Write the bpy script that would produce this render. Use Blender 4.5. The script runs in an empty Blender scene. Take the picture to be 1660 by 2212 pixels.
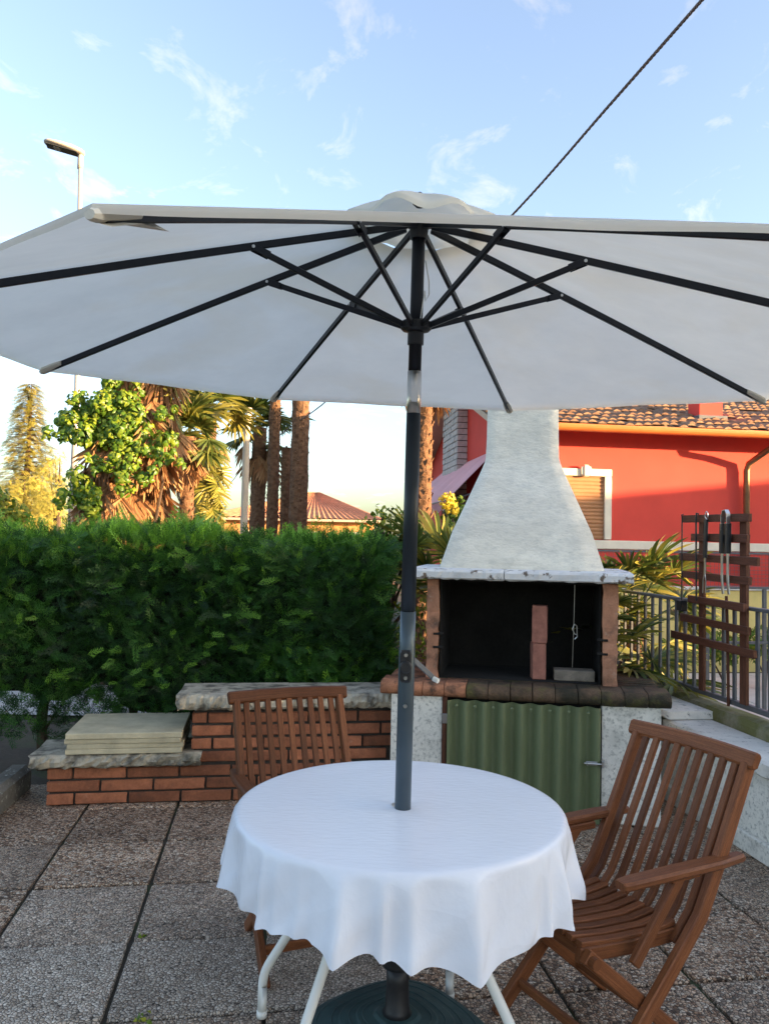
import bpy, math, random
import numpy as np
from mathutils import Vector, Matrix
random.seed(7); rng = np.random.default_rng(7)
scn = bpy.context.scene
R_ = math.radians
# ------------------------------------------------------------------ camera
CAM = np.array([0, 0, 1.52]); FPX = 1670.0                     # photo read at 1660 x 2212
PITCH = math.atan(69/1670.); ROLL = .02
_F = np.array([0, math.cos(PITCH), math.sin(PITCH)])
_r0 = np.array([1., 0, 0]); _u0 = np.array([0, -math.sin(PITCH), math.cos(PITCH)])
_R = math.cos(ROLL)*_r0 + math.sin(ROLL)*_u0
_U = -math.sin(ROLL)*_r0 + math.cos(ROLL)*_u0
def ray(x, y): return _F + _R*(x-830)/FPX - _U*(y-1106)/FPX
def onz(x, y, z): d = ray(x, y); return CAM + d*((z-CAM[2])/d[2])      # pixel to a point on a level surface
def ony(x, y, Y): d = ray(x, y); return CAM + d*(Y/d[1])               # pixel to a point at a known distance
cd = bpy.data.cameras.new('camera'); cam = bpy.data.objects.new('camera', cd); scn.collection.objects.link(cam)
cd.sensor_fit = 'VERTICAL'; cd.sensor_height = 36; cd.sensor_width = 27; cd.lens = FPX/2212*36; cd.clip_end = 2000; cd.clip_start = .05
cam.matrix_world = Matrix(((_R[0], _U[0], -_F[0], 0), (_R[1], _U[1], -_F[1], 0), (_R[2], _U[2], -_F[2], 1.52), (0, 0, 0, 1)))
scn.camera = cam
# ------------------------------------------------------------------ sky, sun, exposure
SUN_EL = R_(6.0); SUN_H = Vector((.942, -.336)); SUN_AZ = math.atan2(SUN_H.x, SUN_H.y)
world = bpy.data.worlds.new('World'); scn.world = world; world.use_nodes = True
wn = world.node_tree; wn.nodes.clear(); L = wn.links.new
def N(t, **k):
    n = wn.nodes.new(t)
    for a, b in k.items(): setattr(n, a, b)
    return n
sky = N('ShaderNodeTexSky', sky_type='NISHITA', sun_disc=False)
sky.sun_elevation = SUN_EL; sky.sun_rotation = SUN_AZ; sky.air_density = 1.0; sky.dust_density = 2.2; sky.ozone_density = 2.2; sky.altitude = 50
tc = N('ShaderNodeTexCoord'); sep = N('ShaderNodeSeparateXYZ'); L(tc.outputs['Generated'], sep.inputs[0])
zp = N('ShaderNodeMath', operation='MAXIMUM'); L(sep.outputs[2], zp.inputs[0]); zp.inputs[1].default_value = 0
za = N('ShaderNodeMath', operation='ADD'); L(zp.outputs[0], za.inputs[0]); za.inputs[1].default_value = .10
dv = N('ShaderNodeVectorMath', operation='DIVIDE'); L(tc.outputs['Generated'], dv.inputs[0])
cb = N('ShaderNodeCombineXYZ'); [L(za.outputs[0], cb.inputs[i]) for i in range(3)]; L(cb.outputs[0], dv.inputs[1])
mp = N('ShaderNodeMapping'); L(dv.outputs[0], mp.inputs[0]); mp.inputs['Scale'].default_value = (3.0, 2.4, 0.0); mp.inputs['Rotation'].default_value = (0, 0, 1.2); mp.inputs['Location'].default_value = (5.3, 2.1, 0)
cn = N('ShaderNodeTexNoise'); L(mp.outputs[0], cn.inputs['Vector']); cn.inputs['Scale'].default_value = 1.9; cn.inputs['Detail'].default_value = 9; cn.inputs['Roughness'].default_value = .62; cn.inputs['Distortion'].default_value = .6
cr = N('ShaderNodeValToRGB'); L(cn.outputs[0], cr.inputs[0]); cr.color_ramp.elements[0].position = .555; cr.color_ramp.elements[1].position = .86
cr.color_ramp.elements[1].color = (.85, .85, .85, 1)
hsv = N('ShaderNodeHueSaturation'); hsv.inputs['Saturation'].default_value = .80; hsv.inputs['Hue'].default_value = .508; L(sky.outputs[0], hsv.inputs['Color'])
bw = N('ShaderNodeRGBToBW'); L(hsv.outputs[0], bw.inputs[0])
cm = N('ShaderNodeMixRGB', blend_type='MULTIPLY'); cm.inputs[0].default_value = 1; L(bw.outputs[0], cm.inputs[1]); cm.inputs[2].default_value = (1.75, 1.68, 1.66, 1)
mx = N('ShaderNodeMixRGB'); L(cr.outputs[0], mx.inputs[0]); L(hsv.outputs[0], mx.inputs[1]); L(cm.outputs[0], mx.inputs[2])
bg = N('ShaderNodeBackground'); bg.inputs[1].default_value = .15; L(mx.outputs[0], bg.inputs[0])
wo = N('ShaderNodeOutputWorld'); L(bg.outputs[0], wo.inputs[0])
sl = bpy.data.lights.new('sun', 'SUN'); sl.energy = 4.2; sl.angle = R_(.6); sl.color = (1.0, .66, .34)
so = bpy.data.objects.new('sun', sl); scn.collection.objects.link(so)
SV = Vector((SUN_H.x*math.cos(SUN_EL), SUN_H.y*math.cos(SUN_EL), math.sin(SUN_EL)))
so.rotation_euler = (-SV).to_track_quat('-Z', 'Y').to_euler(); so.location = (20, -8, 12)
vs = scn.view_settings; vs.view_transform = 'Standard'; vs.look = 'None'; vs.gamma = 1; vs.use_curve_mapping = False; vs.exposure = 2.45
scn.render.engine = 'CYCLES'; scn.cycles.use_denoising = True; scn.cycles.denoising_prefilter = 'NONE'; scn.cycles.max_bounces = 8; scn.cycles.transparent_max_bounces = 8
# ------------------------------------------------------------------ mesh helpers
COL = scn.collection.objects
class MB:
    def __init__(s): s.v = []; s.f = []; s.uv = []; s.c = []
    def quadstrip(s, rings, closed=True, caps=True, u=None, circ=None):
        n = len(rings[0]); b = len(s.v)
        for r in rings: s.v += [tuple(p) for p in r]
        m = n if closed else n-1
        for i in range(len(rings)-1):
            for j in range(m):
                k = (j+1) % n
                s.f.append((b+i*n+j, b+i*n+k, b+(i+1)*n+k, b+(i+1)*n+j))
                if u is not None:
                    a0, a1 = circ[j], circ[j+1]
                    s.uv.append(((u[i], a0), (u[i], a1), (u[i+1], a1), (u[i+1], a0)))
                else: s.uv.append(None)
        if caps and closed:
            s.f.append(tuple(b+j for j in reversed(range(n)))); s.uv.append(None)
            e = b+(len(rings)-1)*n; s.f.append(tuple(e+j for j in range(n))); s.uv.append(None)
    def tube(s, pts, rad, seg=8, caps=True):
        pts = [Vector(p) for p in pts]; rad = rad if hasattr(rad, '__len__') else [rad]*len(pts)
        rings = []; ref = None
        for i, p in enumerate(pts):
            d = (pts[min(i+1, len(pts)-1)]-pts[max(i-1, 0)]).normalized()
            if ref is None: ref = Vector((0, 0, 1)) if abs(d.z) < .9 else Vector((1, 0, 0))
            x = (ref - d*ref.dot(d)).normalized(); y = d.cross(x); ref = x
            rings.append([p+(x*math.cos(2*math.pi*j/seg)+y*math.sin(2*math.pi*j/seg))*rad[i] for j in range(seg)])
        s.quadstrip(rings, True, caps); return s
    def sweep(s, pts, side, w, h, ch=.003, ws=None):
        # rectangular bar along pts; side = direction of its width; chamfered edges; uv in metres
        pts = [Vector(p) for p in pts]; side = Vector(side).normalized(); rings = []; u = [0]
        for i, p in enumerate(pts):
            d = (pts[min(i+1, len(pts)-1)]-pts[max(i-1, 0)]).normalized()
            sd = (side - d*side.dot(d)).normalized(); up = d.cross(sd)
            if i: u.append(u[-1]+(p-pts[i-1]).length)
            ww = (w if ws is None else w*ws[i])/2; hh = h/2; c = min(ch, ww*.6, hh*.6)
            rings.append([p+sd*a+up*b for a, b in ((ww, -hh+c), (ww, hh-c), (ww-c, hh), (-ww+c, hh), (-ww, hh-c), (-ww, -hh+c), (-ww+c, -hh), (ww-c, -hh))])
        q = [0, h, h+.004, h+w, h+w+.004, 2*h+w, 2*h+w+.004, 2*h+2*w, 2*h+2*w+.004]
        # chamfered ends
        def shrink(r, d):
            c = sum(r, Vector())/8
            return [c+(x-c)*.86+d for x in r]
        d0 = (pts[0]-pts[1]).normalized()*ch*.7; d1 = (pts[-1]-pts[-2]).normalized()*ch*.7
        rings = [shrink(rings[0], d0)]+rings+[shrink(rings[-1], d1)]
        u = [-ch]+u+[u[-1]+ch]
        s.quadstrip(rings, True, True, u, q); return s
    def box(s, lo, hi, ch=0.0, M=None):
        lo = Vector(lo); hi = Vector(hi)
        if ch > 0:
            y = (lo.y+hi.y)/2; z = (lo.z+hi.z)/2
            t = MB(); t.sweep([(lo.x+ch*.7, y, z), (hi.x-ch*.7, y, z)], (0, 1, 0), hi.y-lo.y, hi.z-lo.z, ch)
            vv, ff, uu = t.v, t.f, t.uv
        else:
            vv = [(x, y, z) for x in (lo.x, hi.x) for y in (lo.y, hi.y) for z in (lo.z, hi.z)]
            ff = [(0, 1, 3, 2), (4, 6, 7, 5), (0, 4, 5, 1), (2, 3, 7, 6), (0, 2, 6, 4), (1, 5, 7, 3)]; uu = [None]*6
        if M is not None: vv = [tuple(M @ Vector(p)) for p in vv]
        b = len(s.v); s.v += [tuple(p) for p in vv]; s.f += [tuple(b+i for i in q) for q in ff]; s.uv += uu; return s
    def lathe(s, prof, seg=24, c=(0, 0, 0), lob=None):
        rings = []
        for r, z in prof:
            rings.append([(c[0]+r*(lob(a) if lob else 1)*math.cos(a), c[1]+r*(lob(a) if lob else 1)*math.sin(a), c[2]+z) for a in [2*math.pi*j/seg for j in range(seg)]])
        s.quadstrip(rings, True, True); return s
    def mesh(s, name, mat, smooth=False):
        me = bpy.data.meshes.new(name); me.from_pydata(s.v, [], s.f)
        if any(x is not None for x in s.uv):
            ul = me.uv_layers.new(name='UVMap'); k = 0; arr = np.zeros((len(me.loops), 2))
            for q, u in zip(s.f, s.uv):
                if u is None:
                    for j, vi in enumerate(q): arr[k+j] = (s.v[vi][0]*.2, s.v[vi][1])
                else:
                    for j in range(len(q)): arr[k+j] = u[j]
                k += len(q)
            ul.data.foreach_set('uv', arr.ravel())
        me.materials.append(mat)
        if smooth: me.shade_smooth() if smooth is True else me.shade_smooth()
        me.validate(); me.update(); return me
    def obj(s, name, mat, parent=None, smooth=False, **k): return place(name, s.mesh(name, mat, smooth), parent, **k)
def tag(o, label=None, category=None, group=None, kind=None):
    if label: o['label'] = label
    if category: o['category'] = category
    if group: o['group'] = group
    if kind: o['kind'] = kind
    return o
def place(name, me, parent=None, M=None, **k):
    o = bpy.data.objects.new(name, me); COL.link(o)
    if parent: o.parent = parent
    if M is not None: o.matrix_local = M
    return tag(o, **k)
def empty(name, loc=(0, 0, 0), rz=0, **k):
    o = bpy.data.objects.new(name, None); COL.link(o); o.location = loc; o.rotation_euler = (0, 0, rz); o.empty_display_size = .1
    return tag(o, **k)
def npmesh(name, V, F, mat, col=None, smooth=False):
    V = np.asarray(V, np.float32); F = np.asarray(F, np.int32); me = bpy.data.meshes.new(name)
    nf, k = F.shape
    me.vertices.add(len(V)); me.vertices.foreach_set('co', V.ravel())
    me.loops.add(nf*k); me.loops.foreach_set('vertex_index', F.ravel())
    me.polygons.add(nf); me.polygons.foreach_set('loop_start', np.arange(0, nf*k, k, dtype=np.int32))
    if col is not None:
        a = me.attributes.new('tint', 'FLOAT', 'POINT'); a.data.foreach_set('value', np.asarray(col, np.float32))
    me.materials.append(mat); me.update(calc_edges=True); me.validate()
    if smooth: me.shade_smooth()
    return me
def frame(o, x, z=(0, 0, 1)):
    # 4x4 with local x along x and local z near z
    x = Vector(x).normalized(); z = Vector(z); y = z.cross(x).normalized(); z = x.cross(y)
    return Matrix(((x.x, y.x, z.x, o[0]), (x.y, y.y, z.y, o[1]), (x.z, y.z, z.z, o[2]), (0, 0, 0, 1)))
# ------------------------------------------------------------------ materials
def mat(name, base, rough=.75, var=.18, scale=6, bump=.25, bscale=80, coord='pos', metal=0, stain=None, stretch=None, spec=.4, rnd=0., stain2=None, detail=8, bdist=.004):
    m = bpy.data.materials.new(name); m.use_nodes = True; nt = m.node_tree; b = nt.nodes['Principled BSDF']; l = nt.links.new
    def n(t, **k):
        q = nt.nodes.new(t)
        for a, c in k.items(): setattr(q, a, c)
        return q
    b.inputs['Roughness'].default_value = rough; b.inputs['Metallic'].default_value = metal; b.inputs['Specular IOR Level'].default_value = spec
    if coord == 'pos': src = n('ShaderNodeNewGeometry').outputs['Position']
    elif coord == 'uv': src = n('ShaderNodeTexCoord').outputs['UV']
    else: src = n('ShaderNodeTexCoord').outputs['Object']
    oi = n('ShaderNodeObjectInfo')
    if coord in ('uv', 'obj'):
        ad = n('ShaderNodeVectorMath', operation='ADD'); ml = n('ShaderNodeMath', operation='MULTIPLY'); l(oi.outputs['Random'], ml.inputs[0]); ml.inputs[1].default_value = 37.
        cx = n('ShaderNodeCombineXYZ'); [l(ml.outputs[0], cx.inputs[i]) for i in range(3)]; l(src, ad.inputs[0]); l(cx.outputs[0], ad.inputs[1]); src = ad.outputs[0]
    if stretch:
        mp = n('ShaderNodeMapping'); l(src, mp.inputs[0]); mp.inputs['Scale'].default_value = stretch; src = mp.outputs[0]
    def noise(sc, det=detail, ro=.6):
        q = n('ShaderNodeTexNoise'); l(src, q.inputs['Vector']); q.inputs['Scale'].default_value = sc; q.inputs['Detail'].default_value = det; q.inputs['Roughness'].default_value = ro
        return q.outputs[0]
    def ramp(x, a, c):
        q = n('ShaderNodeMapRange'); l(x, q.inputs[0]); q.inputs[1].default_value = a; q.inputs[2].default_value = c; return q.outputs[0]
    def mix(fac, a, c, mode='MIX'):
        q = n('ShaderNodeMixRGB', blend_type=mode)
        for i, x in ((0, fac), (1, a), (2, c)):
            if isinstance(x, (int, float)): q.inputs[i].default_value = x
            elif isinstance(x, tuple): q.inputs[i].default_value = (*x, 1)
            else: l(x, q.inputs[i])
        return q.outputs[0]
    base = tuple(base)
    dk = tuple(max(0, c*(1-1.6*var)) for c in base); lt = tuple(min(1, c*(1+1.3*var)) for c in base)
    f = ramp(noise(scale), .3, .7)
    colr = mix(f, dk, lt)
    fine = ramp(noise(scale*9, 4), .25, .75); colr = mix(var*1.2, colr, mix(fine, dk, lt))
    if stain:
        sc, col, a, c, s = stain; colr = mix(mix(1.0, ramp(noise(s), a, c), (sc, sc, sc), 'MULTIPLY'), colr, col)
    if stain2:
        sc, col, a, c, s = stain2; colr = mix(mix(1.0, ramp(noise(s, 10, .7), a, c), (sc, sc, sc), 'MULTIPLY'), colr, col)
    if rnd:
        q = n('ShaderNodeMapRange'); l(oi.outputs['Random'], q.inputs[0]); q.inputs[3].default_value = 1-rnd; q.inputs[4].default_value = 1+rnd
        colr = mix(1.0, colr, q.outputs[0], 'MULTIPLY')
    l(colr, b.inputs['Base Color'])
    if bump:
        bp = n('ShaderNodeBump'); bp.inputs['Strength'].default_value = bump; bp.inputs['Distance'].default_value = bdist
        l(noise(bscale, 6, .65), bp.inputs['Height']); l(bp.outputs[0], b.inputs['Normal'])
    m['_c'] = 1
    return m
def leafmat(name, c0, c1, c2=None, trans=.35, rough=.5):
    m = bpy.data.materials.new(name); m.use_nodes = True; nt = m.node_tree; b = nt.nodes['Principled BSDF']; l = nt.links.new
    at = nt.nodes.new('ShaderNodeAttribute'); at.attribute_name = 'tint'
    oi = nt.nodes.new('ShaderNodeObjectInfo'); add = nt.nodes.new('ShaderNodeMath'); add.operation = 'MULTIPLY_ADD'
    l(oi.outputs['Random'], add.inputs[0]); add.inputs[1].default_value = .16; l(at.outputs['Fac'], add.inputs[2])
    r = nt.nodes.new('ShaderNodeValToRGB'); l(add.outputs[0], r.inputs[0]); e = r.color_ramp.elements
    e[0].color = (*c0, 1); e[1].color = (*(c2 or c1), 1); e[1].position = 1.0
    if c2: k = e.new(.6); k.color = (*c1, 1)
    l(r.outputs[0], b.inputs['Base Color']); b.inputs['Roughness'].default_value = rough; b.inputs['Specular IOR Level'].default_value = .35
    t = nt.nodes.new('ShaderNodeBsdfTranslucent'); l(r.outputs[0], t.inputs[0]); mx = nt.nodes.new('ShaderNodeMixShader'); mx.inputs[0].default_value = trans
    l(b.outputs[0], mx.inputs[1]); l(t.outputs[0], mx.inputs[2]); l(mx.outputs[0], nt.nodes['Material Output'].inputs[0])
    return m
def aggregate():
    m = bpy.data.materials.new('washed_gravel_concrete'); m.use_nodes = True; nt = m.node_tree; b = nt.nodes['Principled BSDF']; l = nt.links.new
    def n(t, **k):
        q = nt.nodes.new(t)
        for a, c in k.items(): setattr(q, a, c)
        return q
    pos = n('ShaderNodeNewGeometry').outputs['Position']
    wob = n('ShaderNodeTexNoise'); l(pos, wob.inputs['Vector']); wob.inputs['Scale'].default_value = 60
    wa = n('ShaderNodeVectorMath', operation='SCALE'); l(wob.outputs['Color'], wa.inputs[0]); wa.inputs[3].default_value = .008
    pp = n('ShaderNodeVectorMath', operation='ADD'); l(pos, pp.inputs[0]); l(wa.outputs[0], pp.inputs[1])
    v = n('ShaderNodeTexVoronoi'); l(pp.outputs[0], v.inputs['Vector']); v.inputs['Scale'].default_value = 84
    ve = n('ShaderNodeTexVoronoi', feature='DISTANCE_TO_EDGE'); l(pp.outputs[0], ve.inputs['Vector']); ve.inputs['Scale'].default_value = 84
    sp = n('ShaderNodeSeparateColor'); l(v.outputs['Color'], sp.inputs[0])
    r = n('ShaderNodeValToRGB'); l(sp.outputs[0], r.inputs[0]); e = r.color_ramp.elements
    e[0].color = (.08, .055, .04, 1); e[1].color = (1.0, .90, .76, 1)
    for p, c in ((.2, (.36, .22, .14)), (.42, (.64, .44, .30)), (.60, (.88, .70, .53)), (.78, (.54, .43, .34))):
        k = e.new(p); k.color = (*c, 1)
    # paler, greyer stones on some slabs
    oi = n('ShaderNodeObjectInfo'); big = n('ShaderNodeTexNoise'); l(pos, big.inputs['Vector']); big.inputs['Scale'].default_value = 1.6
    gl = n('ShaderNodeValToRGB'); l(sp.outputs[1], gl.inputs[0]); gl.color_ramp.elements[0].color = (.46, .39, .32, 1); gl.color_ramp.elements[1].color = (1.0, .95, .86, 1)
    at = n('ShaderNodeAttribute', attribute_type='OBJECT', attribute_name='pale')
    mx = n('ShaderNodeMixRGB'); l(at.outputs['Fac'], mx.inputs[0]); l(r.outputs[0], mx.inputs[1]); l(gl.outputs[0], mx.inputs[2])
    ed = n('ShaderNodeMapRange'); l(ve.outputs[0], ed.inputs[0]); ed.inputs[1].default_value = .015; ed.inputs[2].default_value = .14
    mort = n('ShaderNodeMixRGB'); l(ed.outputs[0], mort.inputs[0]); mort.inputs[1].default_value = (.045, .034, .025, 1); l(mx.outputs[0], mort.inputs[2])
    dirt = n('ShaderNodeTexNoise'); l(pos, dirt.inputs['Vector']); dirt.inputs['Scale'].default_value = 2.3; dirt.inputs['Detail'].default_value = 8; dirt.inputs['Roughness'].default_value = .7
    dr = n('ShaderNodeMapRange'); l(dirt.outputs[0], dr.inputs[0]); dr.inputs[1].default_value = .35; dr.inputs[2].default_value = .68; dr.inputs[3].default_value = .6; dr.inputs[4].default_value = 1.05
    fin = n('ShaderNodeMixRGB', blend_type='MULTIPLY'); fin.inputs[0].default_value = 1; l(mort.outputs[0], fin.inputs[1]); l(dr.outputs[0], fin.inputs[2])
    rd = n('ShaderNodeMapRange'); l(oi.outputs['Random'], rd.inputs[0]); rd.inputs[3].default_value = .8; rd.inputs[4].default_value = 1.15
    wm = n('ShaderNodeMixRGB', blend_type='MULTIPLY'); wm.inputs[0].default_value = 1; l(fin.outputs[0], wm.inputs[1]); wm.inputs[2].default_value = (1.0, .91, .82, 1)
    f2 = n('ShaderNodeMixRGB', blend_type='MULTIPLY'); f2.inputs[0].default_value = 1; l(wm.outputs[0], f2.inputs[1]); l(rd.outputs[0], f2.inputs[2])
    l(f2.outputs[0], b.inputs['Base Color']); b.inputs['Roughness'].default_value = .6; b.inputs['Specular IOR Level'].default_value = .35
    bp = n('ShaderNodeBump'); bp.inputs['Strength'].default_value = .75; bp.inputs['Distance'].default_value = .006
    em = n('ShaderNodeMapRange'); l(ve.outputs[0], em.inputs[0]); em.inputs[2].default_value = .4; l(em.outputs[0], bp.inputs['Height']); l(bp.outputs[0], b.inputs['Normal'])
    return m
M_ = {}
M_['agg'] = aggregate()
M_['joint'] = mat('mossy_joint_sand', (.06, .05, .035), .95, .4, 9, .5, 120, stain=(.8, (.05, .07, .025), .5, .62, 5))
M_['soil'] = mat('garden_soil', (.055, .04, .026), .95, .35, 3, .8, 40, stain=(.7, (.05, .08, .02), .5, .65, 1.2))
M_['asphalt'] = mat('pale_road', (.36, .35, .33), .9, .15, 2, .3, 90)
M_['paving'] = mat('beige_paving', (.62, .54, .47), .8, .1, 3, .2, 90, rnd=.07)
M_['brick'] = mat('red_brick', (.30, .105, .050), .85, .3, 9, .55, 110, 'obj', rnd=.34, stain=(.6, (.10, .05, .03), .52, .75, 14), stain2=(.35, (.50, .32, .22), .6, .8, 22))
M_['mortar'] = mat('dark_mortar', (.045, .037, .03), .95, .3, 20, .6, 150)
M_['coping'] = mat('weathered_stone', (.48, .42, .32), .85, .25, 5, .6, 70, stain=(.8, (.045, .04, .033), .46, .62, 11), stain2=(.5, (.10, .10, .06), .5, .7, 4))
M_['copedge'] = M_['coping']
M_['traver'] = mat('travertine_slab', (.52, .45, .30), .7, .15, 7, .3, 120, stain=(.35, (.20, .18, .12), .5, .75, 9), rnd=.1)
M_['whitepl'] = mat('stained_white_plaster', (.82, .78, .70), .9, .08, 5, .5, 45, stain=(.75, (.11, .105, .09), .50, .74, 55), stain2=(.55, (.26, .25, .21), .48, .72, 4))
M_['hood'] = mat('grey_white_render', (.82, .77, .66), .9, .10, 4, .55, 30, stain=(.38, (.46, .45, .40), .5, .70, 13), stain2=(.35, (.36, .35, .31), .54, .72, 40), bdist=.012, stretch=(1, 1, 2.2))
M_['slabw'] = mat('flaking_white_slab', (.68, .67, .66), .85, .08, 6, .5, 60, stain=(.95, (.13, .09, .06), .57, .62, 13), stain2=(.6, (.30, .22, .17), .62, .68, 6))
M_['terr'] = mat('refractory_brick', (.42, .20, .12), .9, .25, 9, .6, 90, 'pos', stain=(.8, (.06, .045, .035), .52, .7, 10), stain2=(.5, (.5, .42, .34), .58, .7, 16))
M_['soot'] = mat('black_soot', (.012, .011, .010), .95, .4, 6, .5, 50)
M_['moss'] = mat('mossy_counter_brick', (.12, .075, .045), .95, .35, 9, .9, 70, 'pos', stain=(.9, (.025, .024, .014), .44, .56, 4), stain2=(.55, (.13, .12, .03), .52, .66, 7), bdist=.008)
M_['redcounter'] = mat('red_counter_brick', (.40, .17, .09), .95, .35, 12, .9, 70, 'pos', stain=(.85, (.05, .035, .025), .5, .62, 9), bdist=.008)
M_['pinkbrick'] = mat('pink_brick', (.36, .15, .11), .9, .25, 20, .6, 160, 'obj')
M_['greybrick'] = mat('ash_brick', (.23, .19, .15), .95, .3, 20, .6, 160, 'obj')
M_['door'] = mat('green_painted_sheet', (.155, .185, .095), .42, .16, 5, .12, 120, stain=(.5, (.05, .06, .025), .5, .75, 5), stretch=(1, 1, .35))
M_['darkwood'] = mat('dark_brown_timber', (.11, .036, .017), .7, .35, 10, .6, 60, 'uv', stretch=(.6, 8, 1), stain=(.35, (.25, .13, .08), .6, .75, 20))
M_['teak'] = mat('oiled_teak', (.178, .064, .026), .42, .52, 7, .3, 45, 'uv', spec=.18, stretch=(1.1, 26, 1), rnd=.32, stain=(.6, (.085, .026, .012), .48, .68, 5), stain2=(.35, (.36, .16, .07), .55, .75, 9), bdist=.002)
M_['steel'] = mat('bright_steel', (.62, .62, .62), .28, .05, 10, .05, 90, metal=1)
M_['blackp'] = mat('black_plastic', (.014, .014, .016), .45, .2, 20, .05, 90)
M_['blackal'] = mat('black_aluminium', (.012, .014, .020), .38, .1, 20, .03, 90, metal=.3)
M_['polegrey'] = mat('blue_grey_pole', (.060, .082, .100), .38, .08, 8, .03, 60, metal=.35)
M_['darkpole'] = mat('dark_navy_pole', (.022, .030, .040), .4, .08, 8, .03, 60, metal=.3)
M_['darkkerb'] = mat('dark_speckled_stone', (.13, .12, .10), .95, .3, 12, .8, 60, stain=(.7, (.5, .48, .42), .60, .68, 45))
M_['whitetube'] = mat('white_lacquered_tube', (.74, .73, .68), .4, .05, 9, .05, 60)
M_['greenbase'] = mat('dark_green_plastic', (.024, .055, .055), .55, .25, 6, .25, 40, stretch=(1, 1, 4), stain=(.4, (.10, .13, .12), .55, .75, 8))
M_['iron'] = mat('grey_painted_iron', (.10, .105, .115), .5, .12, 12, .1, 80)
M_['mosskerb'] = mat('mossy_kerb', (.24, .22, .14), .95, .3, 6, .8, 60, stain=(.8, (.13, .13, .03), .45, .6, 5), stain2=(.6, (.03, .03, .02), .55, .7, 8))
M_['whitecop'] = mat('pale_concrete_coping', (.74, .69, .61), .85, .1, 4, .35, 60, stain=(.45, (.25, .23, .18), .52, .75, 6), stain2=(.9, (.04, .036, .03), .57, .68, 24))
M_['redwall'] = mat('red_house_render', (.66, .070, .050), .85, .06, 2, .15, 90)
M_['cream'] = mat('cream_trim', (.78, .72, .58), .7, .05, 6, .1, 60)
M_['shutter'] = mat('brown_shutter', (.42, .20, .085), .55, .1, 5, .1, 60)
M_['rooftile'] = mat('brown_roof_tile', (.25, .14, .085), .9, .4, 5, .5, 40, stain=(.6, (.50, .32, .17), .5, .7, 9), stain2=(.5, (.10, .08, .05), .55, .7, 14))
M_['redtile'] = mat('pink_roof_tile', (.50, .22, .12), .9, .2, 5, .3, 40)
M_['gutter'] = mat('orange_gutter', (.60, .17, .04), .45, .06, 5, .05, 40)
M_['copper'] = mat('aged_copper', (.26, .15, .08), .4, .2, 8, .1, 40, metal=.6)
M_['soffit'] = mat('beige_soffit', (.56, .45, .33), .8, .06, 5, .1, 40)
M_['stone'] = mat('grey_stone_block', (.52, .50, .47), .85, .2, 12, .4, 60)
M_['awning'] = mat('pink_awning_cloth', (.74, .43, .46), .9, .06, 3, .1, 30)
M_['yellow'] = mat('yellow_wall_render', (.72, .56, .20), .9, .1, 3, .2, 60)
M_['orangew'] = mat('orange_far_render', (.72, .34, .12), .9, .06, 2, .1, 30)
M_['concpole'] = mat('concrete_post', (.58, .48, .36), .8, .1, 4, .2, 40)
M_['lampgrey'] = mat('lamp_post_metal', (.52, .47, .42), .5, .06, 4, .05, 40, metal=.2)
M_['lens'] = mat('lamp_glass', (.05, .055, .06), .15, .1, 4, 0, 40)
M_['led'] = mat('pale_lamp_panel', (.5, .52, .52), .3, .05, 4, 0, 40)
M_['trunk'] = mat('palm_trunk_fibre', (.20, .105, .055), .95, .4, 9, .9, 45, stain=(.5, (.07, .045, .03), .5, .65, 14), bdist=.02, stretch=(1, 1, 2.2))
M_['bark'] = mat('dark_bark', (.09, .06, .04), .95, .35, 9, .9, 45)
M_['rope'] = mat('twisted_cable', (.17, .125, .11), .8, .25, 60, .5, 200)
M_['houseown'] = mat('ochre_house_render', (.62, .52, .38), .9, .06, 2, .15, 60)
M_['glass'] = mat('window_pane', (.03, .035, .04), .08, .1, 2, 0, 40)
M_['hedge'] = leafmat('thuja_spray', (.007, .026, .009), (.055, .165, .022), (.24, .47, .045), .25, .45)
M_['hedgecore'] = mat('hedge_shade_core', (.010, .013, .007), .95, .5, 12, .8, 40)  # near-black colour stands in for the shade inside the hedge
M_['frond'] = leafmat('palm_leaf', (.028, .062, .018), (.085, .12, .022), (.30, .26, .045), .3, .42)
M_['deadfrond'] = leafmat('dry_palm_leaf', (.11, .06, .032), (.30, .145, .06), (.44, .26, .12), .15, .8)
M_['ivy'] = leafmat('ivy_leaf', (.022, .075, .012), (.10, .20, .018), (.26, .33, .03), .3, .35)
M_['gold'] = leafmat('conifer_foliage', (.17, .18, .03), (.36, .33, .06), (.55, .46, .10), .4, .6)
M_['bushleaf'] = leafmat('garden_leaf', (.04, .10, .012), (.15, .23, .022), (.38, .36, .035), .3, .5)
M_['petal'] = leafmat('yellow_petal', (.6, .45, .03), (.75, .6, .05), None, .3, .5)

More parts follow.
